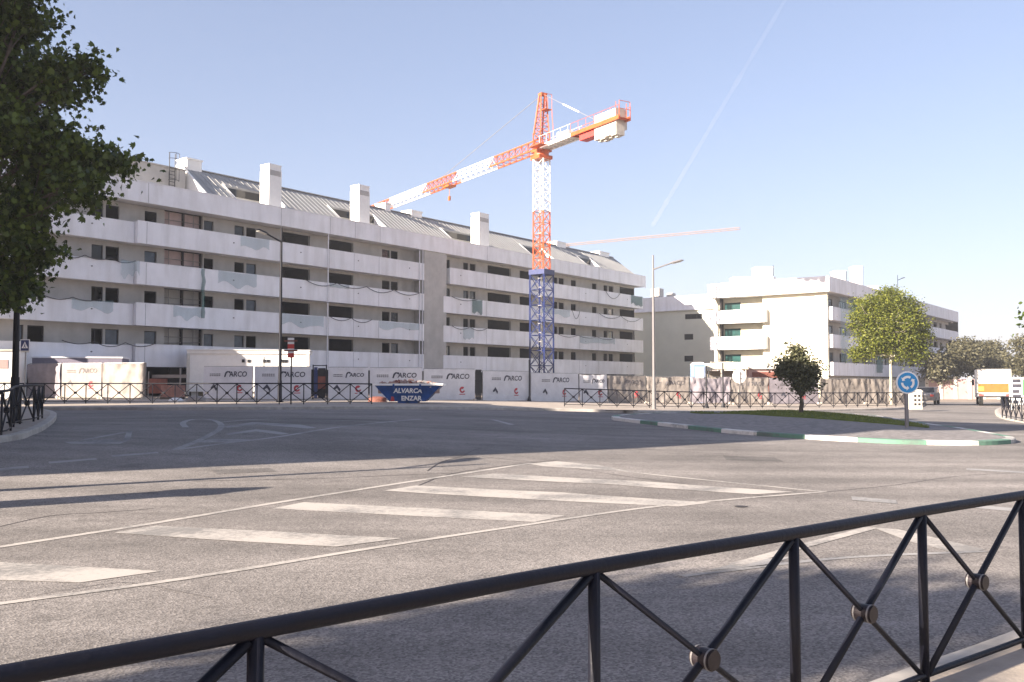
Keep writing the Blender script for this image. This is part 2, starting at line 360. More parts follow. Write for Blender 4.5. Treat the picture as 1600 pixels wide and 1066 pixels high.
# far pavement and the building plot behind
fp = [(-700, 643), (-100, 642), (85, 641), (400, 640.5), (800, 641), (900, 643), (960, 645), (1010, 647), (1150, 645), (1300, 643), (1400, 640.5), (1436, 637), (1445, 632), (1440, 626), (1436, 619)]
fpl = smooth_line([gnd(x, y, 0.0) for x, y in fp], 4)
back = [gnd(1436, 619), Vector((60, 130, 0)), Vector((60, 170, 0)), Vector((-70, 170, 0)), Vector((-70, fpl[0].y, 0))]
far_poly = [(p.x, p.y) for p in fpl] + [(p.x, p.y) for p in back[1:]]
sheet('pavement', far_poly, 0.12, M['pave'], 1.5, skirt=0.17)
kb = MB(); kerb_strip(kb, offset(fpl, -0.02), offset(fpl, 0.18), 0.13); kb.build('kerb', M['kerb'])['kind'] = 'structure'
# bare soil of the site behind the fence
fence_px = [(-160, 622), (45, 622.5), (230, 623.5), (400, 624.5), (700, 625.5), (900, 628), (1000, 630), (1250, 631.5), (1430, 630.5)]
fence = [gnd(x, y, 0.12) for x, y in fence_px]
sheet('site_ground', [(p.x, p.y + 0.4) for p in fence] + [(58, 128), (58, 168), (-68, 168), (-68, 70)], 0.135, M['dirt'], 1.5)
# right pavement corner
rp = [(1900, 700), (1700, 677), (1600, 661), (1568, 655), (1556, 648), (1560, 641), (1590, 636), (1700, 630), (1900, 625)]
rpl = smooth_line([gnd(x, y) for x, y in rp], 4)
sheet('pavement', [(p.x, p.y) for p in rpl], 0.12, M['pave'], 1.5, skirt=0.17)
kb = MB(); kerb_strip(kb, offset(rpl, 0.02), offset(rpl, -0.16), 0.128); kb.build('kerb', M['kerb'])['kind'] = 'structure'

# traffic island
il = [(958, 657), (1000, 662), (1075, 670.5), (1140, 677.5), (1210, 683), (1270, 687), (1340, 691), (1400, 694), (1480, 696), (1540, 696), (1580, 693.5), (1586, 690), (1560, 684), (1500, 673), (1455, 667), (1400, 658), (1335, 650), (1200, 646.5), (1060, 648.5), (990, 651), (958, 654)]
ilg = smooth_line([gnd(x, y) for x, y in il] + [gnd(*il[0])], 5)[:-1]
icx = sum(p.x for p in ilg) / len(ilg); icy = sum(p.y for p in ilg) / len(ilg)
inner = [p + (Vector((icx, icy, 0)) - p).normalized() * 0.30 for p in ilg]
def imound(x, y):
    dd = min((Vector((x, y)) - p.xy).length for p in inner); return 0.14 * sstep(0.2, 5.0, dd)
sheet('traffic_island', [(p.x, p.y) for p in inner], 0.115, M['cobble'], 0.6, mound=imound)
kbw = MB(); n = len(ilg); acc = 0
for i in range(n):
    j = (i + 1) % n; acc += (ilg[j] - ilg[i]).length
seglen = 1.55; run = 0; a_ = ilg + [ilg[0]]; b_ = inner + [inner[0]]
dens_a = []; dens_b = []; dist = [0]
for i in range(n):
    L = (a_[i + 1] - a_[i]).length; k = max(1, int(L / 0.25))
    for q in range(k):
        t = q / k; dens_a.append(a_[i].lerp(a_[i + 1], t)); dens_b.append(b_[i].lerp(b_[i + 1], t)); dist.append(dist[-1] + L / k)
dens_a.append(a_[0]); dens_b.append(b_[0])
for i in range(len(dens_a) - 1):
    kbw.m = int(dist[i] / seglen) % 2
    kerb_strip(kbw, dens_a[i:i + 2], dens_b[i:i + 2], 0.12)
kbw.build('island_kerb', [M['kwhite'], M['kgreen']])['kind'] = 'structure'
gp = [(1078, 645), (1150, 651), (1220, 656.5), (1340, 662.5), (1400, 665.5), (1452, 669), (1390, 658.5), (1333, 651.5), (1200, 648.3), (1110, 648.5)]
gpl = smooth_line([gnd(x, y, 0.12) for x, y in gp] + [gnd(*gp[0], 0.12)], 4)[:-1]
gc = Vector((sum(p.x for p in gpl) / len(gpl), sum(p.y for p in gpl) / len(gpl)))
def gmound(x, y):
    dd = min((Vector((x, y)) - p.xy).length for p in gpl); return imound(x, y) + 0.07 * sstep(0, 2.5, dd) + 0.02 * noise.noise(Vector((x, y, 0)) * 2)
sheet('grass', [(p.x, p.y) for p in gpl], 0.17, M['grass'], 0.4, skirt=0.1, mound=gmound, kind='stuff')
def inpoly(x, y, P):
    c = False
    for i in range(len(P)):
        a, b2 = P[i], P[i - 1]
        if (a.y > y) != (b2.y > y) and x < (b2.x - a.x) * (y - a.y) / (b2.y - a.y) + a.x: c = not c
    return c
bl = []; rr = random.Random(3); x0, x1 = min(p.x for p in gpl), max(p.x for p in gpl); y0, y1 = min(p.y for p in gpl), max(p.y for p in gpl)
while len(bl) < 9000 * 3:
    x, y = rr.uniform(x0, x1), rr.uniform(y0, y1)
    if not inpoly(x, y, gpl): continue
    z = terr(x, y) + 0.17 + gmound(x, y); h = rr.uniform(.03, .09); a = rr.uniform(0, 6.3); w = 0.02
    bl += [(x - w * math.cos(a), y - w * math.sin(a), z - .02), (x + w * math.cos(a), y + w * math.sin(a), z - .02), (x + rr.uniform(-.05, .05), y + rr.uniform(-.05, .05), z + h)]
gm = leafmat('grass_blade', (0.08, 0.115, 0.018), (0.18, 0.21, 0.04), 0.2)
o = rawmesh('grass', np.array(bl), 3, gm); o['kind'] = 'stuff'

# painted markings
MK = [0]
def mark(poly, m='paint', lift=0.0035):
    MK[0] += 1; lift += (MK[0] % 3) * 0.0008
    sheet('road_marking', pix(poly), lift, M[m], 0.25)
def line(pts, w, m='paint', lift=0.0035, sm=4):
    MK[0] += 1
    g = smooth_line([gnd(x, y) for x, y in pts], sm); g = [Vector((p.x, p.y, 0)) for p in g]
    a, b2 = offset(g, w / 2), offset(g, -w / 2)
    fine_a, fine_b = [], []
    for i in range(len(g) - 1):
        k = max(1, int((g[i + 1] - g[i]).length / 0.25))
        for q in range(k): fine_a.append(a[i].lerp(a[i + 1], q / k)); fine_b.append(b2[i].lerp(b2[i + 1], q / k))
    fine_a.append(a[-1]); fine_b.append(b2[-1]); lift += (MK[0] % 3) * 0.0008
    mb = MB(); vs = []
    for p, q in zip(fine_a, fine_b): vs += [(p.x, p.y, terr(p.x, p.y) + lift), (q.x, q.y, terr(q.x, q.y) + lift)]
    mb.add(vs, [(2 * i, 2 * i + 2, 2 * i + 3, 2 * i + 1) for i in range(len(fine_a) - 1)])
    o = mb.build('road_marking', M[m]); o['kind'] = 'structure'; return o
line([(-120, 874), (0, 855), (240, 818), (500, 775), (830, 724)], 0.11)
line([(-120, 962), (0, 944), (300, 903), (600, 854), (800, 824), (1000, 795), (1150, 780), (1290, 769)], 0.10)
line([(872, 725), (960, 735), (1100, 750), (1290, 769)], 0.10)
mark([(-120, 872), (0, 879), (252, 893), (125, 911), (0, 907), (-150, 902)])
mark([(245, 822), (430, 831), (628, 842), (525, 855), (350, 845), (178, 833)])
mark([(475, 785), (680, 795), (885, 806), (835, 816), (600, 804), (425, 795)])
mark([(650, 759), (880, 770), (1112, 786), (1060, 792), (800, 779), (600, 767)])
mark([(775, 740.5), (1000, 752), (1240, 769), (1180, 773), (950, 757), (720, 745.5)])
mark([(825, 725), (870, 721), (935, 727), (985, 737), (900, 732), (850, 729)])
line([(1065, 901), (1130, 893), (1319, 872), (1540, 862)], 0.09, 'paint_worn')
line([(1147, 884), (1250, 855), (1362, 825)], 0.14)
mark([(1362, 824), (1405, 828), (1540, 859), (1500, 866), (1420, 846)])
mark([(1100, 893), (1170, 876), (1240, 870), (1200, 884)], 'paint_worn')
mark([(1330, 776), (1400, 782), (1402, 788), (1332, 782)], 'paint_worn'); mark([(1500, 787), (1590, 795), (1590, 800), (1500, 792)], 'paint_worn')
mark([(1510, 732), (1640, 739), (1640, 742), (1510, 734.5)], 'paint_worn')
# shaded far lane markings
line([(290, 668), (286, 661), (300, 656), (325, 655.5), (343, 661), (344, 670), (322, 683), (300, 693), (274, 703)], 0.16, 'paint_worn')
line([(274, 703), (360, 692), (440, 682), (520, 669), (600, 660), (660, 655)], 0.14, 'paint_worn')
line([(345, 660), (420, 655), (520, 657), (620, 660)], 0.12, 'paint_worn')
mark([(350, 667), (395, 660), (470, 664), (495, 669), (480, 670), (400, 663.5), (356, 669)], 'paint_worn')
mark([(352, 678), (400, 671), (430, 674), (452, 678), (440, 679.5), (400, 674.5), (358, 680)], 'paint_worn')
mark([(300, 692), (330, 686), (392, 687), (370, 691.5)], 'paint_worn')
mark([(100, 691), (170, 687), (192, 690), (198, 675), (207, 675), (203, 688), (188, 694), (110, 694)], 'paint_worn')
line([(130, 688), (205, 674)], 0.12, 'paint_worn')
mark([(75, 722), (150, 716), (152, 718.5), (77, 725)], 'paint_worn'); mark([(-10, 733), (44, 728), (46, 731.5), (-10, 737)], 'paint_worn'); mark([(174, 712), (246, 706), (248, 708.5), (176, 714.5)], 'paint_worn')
line([(770, 656), (800, 664)], 0.2, 'paint_worn')
# tar-sealed cracks and joints
def crack(pts, w=0.03): line(pts, w, 'tar', 0.0025, 3)
crack([(668, 736), (690, 722), (720, 714), (735, 706), (752, 700)], 0.022); crack([(735, 711), (800, 719), (900, 728), (1020, 741)], 0.018)
crack([(400, 690), (560, 704), (640, 712), (735, 716)], 0.022); crack([(300, 752), (500, 748), (640, 742), (750, 738)], 0.02)
crack([(0, 823), (80, 806), (160, 801), (240, 795)], 0.02); crack([(870, 727), (960, 742), (1100, 760), (1200, 777)], 0.02)
crack([(640, 765), (700, 742), (780, 729), (870, 719)], 0.02)
mark([(700, 712), (735, 711), (752, 716), (712, 718)], 'patch', 0.0022); mark([(1130, 712), (1210, 715), (1225, 722), (1135, 719)], 'patch', 0.0022); mark([(330, 735), (420, 731), (432, 737), (338, 741)], 'patch', 0.0022)
crack([(1290, 769), (1400, 758), (1500, 744), (1620, 738)], 0.018); crack([(980, 700), (1120, 709), (1300, 713), (1500, 712)], 0.018); crack([(60, 930), (150, 915), (210, 912), (330, 935)], 0.007)
# drain opening in the kerb, manhole
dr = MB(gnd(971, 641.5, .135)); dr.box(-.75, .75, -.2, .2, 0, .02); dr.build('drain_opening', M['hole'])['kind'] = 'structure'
m_ = gnd(1158, 792); mh = MB((m_.x, m_.y, m_.z + .003)); mh.add([(0.09 * math.cos(t * .5) , 0.09 * math.sin(t * .5), 0.004) for t in range(12)], [tuple(range(12))]); mh.build('road_patch', M['tar'])['kind'] = 'structure'
# ================================================================== MAIN BUILDING
U = Vector((-0.603, -0.798, 0)).normalized(); INW = Vector((-0.798, 0.603, 0)).normalized(); Z = Vector((0, 0, 1))
O = Vector((17.95, 126.8, 0))
def uw(px, py, w=0.0, org=O, u=U, inw=INW):
    """distance along a facade plane (pushed in by w) hit by a picture ray"""
    d = ray(px, py); q = org + inw * w; t = (q.dot(inw)) / d.xy.to_3d().dot(inw)
    return (Vector((d.x * t, d.y * t, 0)) - q).dot(u)
ZB = [2.9 + 3 * k for k in range(5)]
BH = 1.62; WW = 1.35
bld = thing('apartment_building', (O + U * 40 + INW * 6 + Z * 0.6), 'long five-storey white apartment block under construction, banded with wide solid balcony parapets', 'building')
def FB(): return MB(O, U, INW, Z)
UL = uw(-70, 560); U218 = uw(214, 400); Uc0 = uw(663, 420); Uc1 = uw(698, 420)
# parapets, each with its slab
def parapet(u0, u1, k, w0=0.0, h=BH, dz=0.0):
    b = FB(); z = ZB[k] + dz
    b.box(u0, u1, w0, w0 + 0.14, z, z + h)
    b.box(u0, u1, w0 + 0.142, WW - 0.002, z + 0.02, z + 0.26)
    b.box(u0 - 0.0, u0 + 0.12, w0 + 0.144, WW - 0.004, z + 0.262, z + h - 0.01)
    b.box(u1 - 0.12, u1, w0 + 0.144, WW - 0.004, z + 0.262, z + h - 0.01)
    b.box(u0 + .02, u1 - .02, w0 - 0.02, w0 + 0.16, z + h + 0.001, z + h + 0.045)     # coping
    b.build('parapet', M['band'], bld)
    # construction joints
for k in range(4):
    parapet(Uc0, U218 - .02, k)
    parapet(U218 + .02, UL, k, 0.35, BH - 0.12)
    parapet(0.0, uw(703 if k == 3 else 693, 480), k, 0.0)
# fascia, eaves slab
b = FB(); b.box(-0.6, UL, -0.12, 0.06, ZB[4], ZB[4] + 1.5); b.box(-0.6, UL, 0.062, 1.6, ZB[4] + 0.05, ZB[4] + 0.32)
b.box(-0.6, -0.45, 0.064, 5, ZB[4] + .33, ZB[4] + 1.49); b.box(-0.58, UL, -0.15, 0.12, ZB[4] + 1.501, ZB[4] + 1.56)
b.build('fascia', M['band'], bld)
b = FB(); b.box(Uc1 + .01, Uc0 - .01, 0.01, 2.2, 0.2, ZB[4] - 0.004); b.build('stair_core', M['wall'], bld)
# floor slabs and hollow interior
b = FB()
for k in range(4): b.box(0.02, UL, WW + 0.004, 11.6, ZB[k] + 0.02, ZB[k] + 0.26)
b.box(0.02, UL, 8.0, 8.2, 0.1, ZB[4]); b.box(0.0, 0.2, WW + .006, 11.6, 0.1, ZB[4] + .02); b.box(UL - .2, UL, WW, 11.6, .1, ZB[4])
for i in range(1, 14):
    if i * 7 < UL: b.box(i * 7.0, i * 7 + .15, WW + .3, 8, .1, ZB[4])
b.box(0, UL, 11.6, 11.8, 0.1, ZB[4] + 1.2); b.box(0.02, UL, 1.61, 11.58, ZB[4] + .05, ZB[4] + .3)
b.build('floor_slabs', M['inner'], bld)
# openings: (px0, px1, row, kind)
RY = {3: 395, 2: 440, 1: 490, 0: 540}
cols = [(20, 36, 'w'), (42, 68, 'w'), (142, 160, 'w'), (164, 185, 'w'), (225, 244, 'w'), (256, 316, 'niche'), (318, 333, 'w'), (366, 381, 'w'), (384.5, 400, 'w'),
        (440, 484, 'log'), (514, 552, 'log'), (597, 609, 'w'), (611, 622, 'w'), (643, 655, 'w'), (696, 703, 'w'),
        (724, 732, 'w'), (734, 743, 'w'), (762, 798, 'log'), (812, 831, 'log'), (865, 871, 'w'), (873, 881, 'w'), (892, 900, 'w'), (925, 932, 'w'),
        (943, 949, 'w'), (951, 958, 'w'), (968, 990, 'log')]
rw = random.Random(11)
def window(u0, u1, z0, z1, parent, style, w=WW, fac=FB, mull=False):
    f = fac(); t = 0.07; y0, y1 = w + 0.10, w + 0.18
    f.box(u0 + .002, u0 + t, y0, y1, z0, z1); f.box(u1 - t, u1 - .002, y0, y1, z0, z1); f.box(u0 + t, u1 - t, y0, y1, z1 - t, z1 - .002); f.box(u0 + t, u1 - t, y0, y1, z0 + .002, z0 + t)
    if u1 - u0 > 1.6:
        n = max(2, round((u1 - u0) / 1.0))
        for i in range(1, n): x = u0 + (u1 - u0) * i / n; f.box(x - .04, x + .04, y0 + .003, y1 - .003, z0 + t, z1 - t)
    fo = f.build('window', M['framew'] if style == 'pale' else M['frame'], parent)
    if style != 'open':
        g = fac(); g.box(u0 + t, u1 - t, w + .135, w + .145, z0 + t, z1 - t); g.build('pane', M['film'] if style in ('film', 'pale') else M['glass'], fo)
for k in range(4):
    z0, z1 = ZB[k] + 0.26, ZB[k + 1] + 0.02; ops = []
    for a, c, kind in cols:
        u1, u0 = uw(a, RY[k], WW), uw(c, RY[k], WW); ops.append((u0, u1, kind))
    ops.sort()
    b = FB(); cur = 0.22; lg = FB()
    top = z1 - 0.32
    for u0, u1, kind in ops:
        if Uc1 - .3 < (u0 + u1) / 2 < Uc0 + .3: continue
        if u0 > cur: b.box(cur, u0, WW, WW + .22, z0, z1)
        if kind == 'niche':
            b.box(u0, u1, WW + .5, WW + .65, z0, z1)
        elif kind == 'log':
            b.box(u0, u1, WW + .002, WW + .218, top + .12, z1 - .001)
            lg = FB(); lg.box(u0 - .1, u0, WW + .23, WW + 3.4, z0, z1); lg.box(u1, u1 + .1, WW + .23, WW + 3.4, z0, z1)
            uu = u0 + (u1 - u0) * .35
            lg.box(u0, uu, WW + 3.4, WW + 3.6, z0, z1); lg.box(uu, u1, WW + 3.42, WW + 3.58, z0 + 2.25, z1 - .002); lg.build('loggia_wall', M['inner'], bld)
        else:
            b.box(u0, u1, WW + .002, WW + .218, top, z1 - .001)
        cur = u1
    b.box(cur, UL - .21, WW, WW + .22, z0, z1)
    b.build('wall', M['wall'], bld)
    for u0, u1, kind in ops:
        if Uc1 - .3 < (u0 + u1) / 2 < Uc0 + .3: continue
        if kind == 'w': window(u0, u1, z0, top, bld, rw.choice(['open', 'open', 'open', 'open', 'open', 'film', 'glass', 'open']) if k else rw.choice(['film', 'open', 'open', 'open']))
        if kind == 'log': window(u0 + (u1 - u0) * .35 + .02, u1 - .02, z0, z0 + 2.2, bld, rw.choice(['glass', 'film', 'glass']), WW + 3.42)
        if kind == 'niche':
            r = FB(); r.tube((u0, WW + .3, z0 + 1.75), (u1, WW + .4, z0 + 1.6), .03); r.tube((u0, WW + .35, z0 + 2.1), (u1, WW + .35, z0 + 2.1), .025)
            r.tube((u0 + .6, WW + .35, z0), (u0 + .6, WW + .35, z1), .03); r.tube((u1 - .6, WW + .35, z0), (u1 - .6, WW + .35, z1), .03); r.box(u0 + .3, u1 - .5, WW + .02, WW + .42, z0 + 1.4, z0 + 1.45); r.build('scaffold_rails', M['steel'], bld)
            if k >= 2:
                q = FB(); q.box(u0 + .02, u1 - .02, WW + .46, WW + .498, z0 + .02, z1 - .02); q.build('plaster_panel', M['wallpink'], bld)
# ground storey
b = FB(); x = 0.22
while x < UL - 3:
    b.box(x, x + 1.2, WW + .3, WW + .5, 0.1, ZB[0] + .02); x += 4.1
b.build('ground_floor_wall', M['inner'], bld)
# downpipes and panel joints on the parapets
j = FB()
for px in (105, 228, 437, 514, 553, 592, 760, 905, 935):
    u = uw(px, 450)
    for k in range(5):
        j.box(u - .012, u + .012, -.004 if k < 4 else -.124, .02, ZB[k] + .02, ZB[k] + (BH if k < 4 else 1.5) - .02) if u < U218 else None
j.build('panel_joint', M['inkgrey'], bld)
j = FB()
for px in (512, 655, 660):
    u = uw(px, 420); j = FB(); j.tube((u, -.06, ZB[0]), (u, -.06, ZB[4]), .05); j.build('downpipe', M['band'], bld)
for px in (147, 365, 470, 560, 640, 720, 845, 915, 980):
    for k in range(4):
        u = uw(px, RY[k]) ; w0 = .35 if u > U218 else 0.0; b = FB(); b.o = b.P((u, w0 - .012, ZB[k] + 1.0)); b.prism([(.07 * math.cos(t), .05 * math.sin(t)) for t in np.linspace(0, 2 * math.pi, 9)[:-1]], -.02, .01); b.build('spout', M['inkgrey'], bld)
# roof: facade-parallel slope with cut-in terraces
ZE = ZB[4] + 1.5; WF, WR = 0.75, 4.7; ZR = ZE + 2.95
Ug = uw(331, 306, 0.4)
notches = [(uw(457, 330, .7), uw(376, 320, .7)), (uw(611, 350, .7), uw(540, 335, .7)), (uw(772, 385, .7), uw(715, 375, .7)), (uw(872, 405, .7), uw(838, 400, .7)), (uw(946, 418, .7), uw(925, 415, .7))]
segs = []; cur = 0.0
for n0, n1 in sorted(notches): segs.append((cur, n0)); cur = n1
segs.append((cur, Ug))
def slope_pt(w): return ZE + (w - WF) / (WR - WF) * (ZR - ZE)
rf = FB()
for a, c in segs:
    rf.add([(a, WF, ZE - .2), (c, WF, ZE - .2), (c, WR, ZE - .2), (a, WR, ZE - .2), (a, WF, ZE), (c, WF, ZE), (c, WR, ZR), (a, WR, ZR)],
           [(0, 1, 2, 3), (4, 5, 6, 7), (0, 1, 5, 4), (1, 2, 6, 5), (2, 3, 7, 6), (3, 0, 4, 7)])
wm = WF + 2.35
for a, c in notches:
    zm = slope_pt(wm)
    rf.add([(a, wm, zm - .25), (c, wm, zm - .25), (c, WR, ZR - .01), (a, WR, ZR - .01), (a, wm, zm), (c, wm, zm), (c, WR, ZR), (a, WR, ZR)],
           [(0, 1, 2, 3), (4, 5, 6, 7), (0, 1, 5, 4), (1, 2, 6, 5), (2, 3, 7, 6), (3, 0, 4, 7)])
rf.add([(0, WR + .002, ZR), (Ug, WR + .002, ZR), (Ug, 11, ZR - .4), (0, 11, ZR - .4), (0, WR + .002, ZE - .2), (Ug, WR + .002, ZE - .2), (Ug, 11, ZE - .2), (0, 11, ZE - .2)], [(0, 1, 2, 3), (0, 1, 5, 4), (1, 2, 6, 5), (2, 3, 7, 6), (3, 0, 4, 7)])
roof = rf.build('roof', M['seam'], bld)
sm_ = FB()
def seam_run(a, c, w0, w1):
    x = a + .25
    while x < c:
        p, q = (x, w0, slope_pt(w0) + .018), (x, w1, slope_pt(w1) + .018); sm_.bar(p, q, .03, .03); x += .6
for a, c in segs: seam_run(a, c, WF, WR)
for a, c in notches: seam_run(a, c, wm, WR)
sm_.box(0, Ug, WR - .1, WR + .25, ZR + .02, ZR + .10)
sm_.build('standing_seam', M['seam'], roof)
for a, c in notches:
    for x in (a, c): ch = FB(); ch.add([(x - .08, WF + .05, ZE), (x + .08, WF + .05, ZE), (x + .08, wm + .05, ZE), (x - .08, wm + .05, ZE), (x + .08, wm + .05, slope_pt(wm) + .12), (x - .08, wm + .05, slope_pt(wm) + .12)], [(0, 1, 2, 3), (0, 1, 4, 5), (1, 2, 4), (0, 3, 5), (2, 3, 5, 4)]); ch.build('dormer_cheek', M['white'], roof)
gb = FB(); gb.prism([(0, ZE), (0, ZE)], 0, 0) if False else None
gb.add([(Ug + .003, WF - .3, ZE - .1), (Ug + .003, WR + .4, ZE - .1), (Ug + .003, WR + .4, ZR + .2), (Ug + .003, WR - .2, ZR + .2), (Ug + .18, WF - .3, ZE - .1), (Ug + .18, WR + .4, ZE - .1), (Ug + .18, WR + .4, ZR + .2), (Ug + .18, WR - .2, ZR + .2)],
       [(0, 1, 2, 3), (4, 5, 6, 7), (0, 1, 5, 4), (1, 2, 6, 5), (2, 3, 7, 6), (3, 0, 4, 7)])
gb.build('gable_wall', M['white'], bld)
for i, (a, c) in enumerate(notches):
    nb = FB(); nb.box(a + .1, c - .1, wm - .15, wm - .05, ZE - .05, slope_pt(wm) - .2); nb.build('terrace_window', M['glass'], roof)
    nb = FB(); nb.box(a + .1, c - .1, wm - .22, wm - .16, ZE + .75, ZE + .9); nb.box(a + .1, c - .1, wm - .22, wm - .16, ZE - .05, ZE + .1); nb.box((a + c) / 2 - .06, (a + c) / 2 + .06, wm - .22, wm - .16, ZE + .1, ZE + .75); nb.build('terrace_frame', M['framew'], roof)
# big chimneys at the eaves, small ones on the ridge
for px0, px1, pt in ((418.5, 438, 254), (559.5, 576, 287), (747.5, 762.5, 331)):
    a, c = uw(px1, 300, .9), uw(px0, 300, .9); P_ = O + U * c + INW * .9; zt = at((px0 + px1) / 2, pt, P_.y - 0.3).z
    cm = FB(); cm.box(a, c, .75, 1.95, ZE - .1, zt - .5); cm.box(a + .03, c - .03, .78, 1.92, zt - .5, zt - .12); cm.box(a, c, .75, 1.95, zt - .12, zt)
    cm.build('chimney', M['white'], roof)
    hh = FB(); 
    for q in range(5): hh.box(a + .1, c - .1, .735, .749, zt - .95 + q * .09, zt - .91 + q * .09)
    hh.build('chimney_vent', M['inkgrey'], roof)
for px0, px1, py0, hgt in ((290, 313, 255, .85), (600, 608, 325, .7), (641, 657, 334, .55), (868, 882, 378, .6), (935, 950, 398, .5)):
    c, a = uw(px0, py0, WR), uw(px1, py0, WR); cm = FB(); cm.box(a, c, WR - .2, WR + 1.2, ZR - .5, ZR + hgt - .12); cm.box(a - .08, c + .08, WR - .28, WR + 1.28, ZR + hgt - .12, ZR + hgt); cm.build('ridge_chimney', M['white'], roof)
# roof-edge plinths
pb = FB()
for x in np.arange(1.0, Ug, 2.4): pb.box(x, x + .35, .3, .6, ZE + .005, ZE + .16)
pb.build('gutter_bracket', M['band'], roof)
# penthouse at the near end of the block
b = FB(); uh = uw(279, 270, 2.0); b.box(Ug + .4, UL, 3.4, 9, ZE - .2, ZE + 2.35); b.box(Ug + .35, UL + .1, 3.3, 3.6, ZE + 2.352, ZE + 2.45); b.build('penthouse', M['wall'], bld)
lu = uw(270, 280, 3.1); ld = FB()
for du in (-.25, .25): ld.tube((lu + du, 3.2, ZE - .1), (lu + du, 3.2, ZE + 3.5), .035)
for z in np.arange(.1, 2.6, .28): ld.tube((lu - .25, 3.2, ZE + z), (lu + .25, 3.2, ZE + z), .025)
for z in (1.3, 2.2, 3.0, 3.45):
    ring = [(lu + .45 * math.cos(t), 3.0 - .35 * math.sin(t), ZE + z) for t in np.linspace(0, math.pi, 7)]; ld.path(ring, .022, 4)
for t in (0.2, 1.57, 2.9): ld.tube((lu + .45 * math.cos(t), 3.0 - .35 * math.sin(t), ZE + 1.3), (lu + .45 * math.cos(t), 3.0 - .35 * math.sin(t), ZE + 3.45), .02)
ld.build('roof_ladder', M['dark'], bld)

# nets and cables hung on the balconies: things of their own
def net(px0, px1, k, h, m, label, dw=-.07, sag=.3, seed=0):
    u1, u0 = uw(px0, RY[max(0, k)]), uw(px1, RY[max(0, k)]); nx, nz = 14, 8
    top = ZB[k] + BH + .06; vs = []; rr = random.Random(seed)
    for j_ in range(nz + 1):
        for i in range(nx + 1):
            s, t = i / nx, j_ / nz
            hh = h * (.75 + .5 * noise.noise(Vector((s * 3 + seed, 0, 0))))
            vs.append((u0 + (u1 - u0) * s, dw - .05 * abs(noise.noise(Vector((s * 9, t * 2, seed)))) , top - t * hh - sag * 4 * s * (1 - s) * (1 - t) * .3))
    c = O + U * ((u0 + u1) / 2) + Z * top
    b = FB(); b.add(vs, [(j_ * (nx + 1) + i, j_ * (nx + 1) + i + 1, (j_ + 1) * (nx + 1) + i + 1, (j_ + 1) * (nx + 1) + i) for j_ in range(nz) for i in range(nx)])
    o = b.build('safety_net', M[m], None, True); tag(o, label, 'safety net', 'safety nets hung on the long block')
net(188, 217, 2, 1.5, 'bluenet', 'pale teal net over the second-highest balcony parapet, below the tree crown edge', seed=1)
net(340, 400, 2, 1.4, 'bluenet', 'wide pale teal film over a parapet just below the first tall chimney', seed=2)
net(115, 180, 1, 1.0, 'bluenet', 'faint teal net with a vent hole on the parapet beside the plane tree', seed=3, dw=.28)
net(375, 420, 3, 1.2, 'bluenet', 'small pale teal film on the top balcony parapet beside a lamp head', seed=4)
net(737, 753, 2, 1.9, 'teal', 'green net patch beside the stair core, third row from the ground', seed=5)
net(723, 740, 1, 1.6, 'bluenet', 'pale bluish net hanging under a blue-lit window beside the stair core', seed=6)
net(514, 545, 2, .5, 'bluenet', 'short bluish net scrap hanging off a deep loggia beside the downpipe', seed=7)
net(985, 1003, 3, 1.7, 'teal', 'teal net dangling off the top balcony at the far end of the block', seed=8)
net(592, 655, 1, .9, 'bluenet', 'long faint net along a lower parapet next to the two downpipes', seed=9)
net(270, 312, 1, 1.2, 'bluenet', 'pale net under the scaffold rails, beside the dark green rolled strip', seed=10, sag=.6)
net(845, 890, 2, 1.0, 'bluenet', 'faint net on a parapet just beyond the blue crane base', seed=11)
net(905, 960, 1, 1.1, 'bluenet', 'ragged pale net low on the block near the double drooping cable', seed=12, sag=.5)
net(440, 505, 1, 1.3, 'bluenet', 'broad pale net under a loggia beside the dark street lamp', seed=13)
def vnet(px, w, k0, k1, label, m='teal', seed=0):
    u = uw(px, 450); b = FB(); n = 16; z1, z0 = ZB[k1] + BH, ZB[k0] + .8; vs = []
    for i in range(n + 1):
        t = i / n; x = u + .12 * noise.noise(Vector((t * 6, seed, 0))); ww = w * (.6 + .5 * noise.noise(Vector((t * 5, seed, 3))) + .2)
        vs += [(x - ww / 2, -.1, z1 + (z0 - z1) * t), (x, -.1 - ww * .4, z1 + (z0 - z1) * t), (x + ww / 2, -.1, z1 + (z0 - z1) * t)]
    b.add(vs, [(3 * i + q, 3 * i + q + 1, 3 * i + q + 4, 3 * i + q + 3) for i in range(n) for q in (0, 1)])
    tag(b.build('safety_net', M[m], None, True), label, 'safety net', 'safety nets hung on the long block')
vnet(316.5, .38, 1, 2, 'narrow dark green net rolled into a vertical strip down two balcony bands', 'teal', 1)
def cable_(px0, px1, k, sag, label, n=3, seed=0, r=.03, dz=.08, dw=-.1):
    u1, u0 = uw(px0, RY[k]), uw(px1, RY[k]); pts = []
    for i in range(n * 8 + 1):
        t = i / (n * 8); f = (t * n) % 1; pts.append((u0 + (u1 - u0) * t, dw, ZB[k] + BH + dz - sag * 4 * f * (1 - f) * (.6 + .6 * abs(noise.noise(Vector((int(t * n) * 2.3 + seed, .5, 0)))))))
    b = FB(); b.path(pts, r, 5); tag(b.build('slack_cable', M['cable'], None, True), label, 'cable', 'slack cables along the balconies')
cable_(92, 214, 2, .3, 'black slack cable draped along the parapet touching the plane tree crown', 3, 1, dw=.25)
cable_(70, 160, 1, .25, 'dark cable sagging on the lower parapet beside the plane tree', 2, 2, dw=.25)
cable_(95, 240, 0, .35, 'wavy dark cable over the lowest parapet above the printed tarps', 3, 3, dw=-.12)
cable_(476, 655, 2, .45, 'long black cable in three loops ending at the stair core', 4, 4)
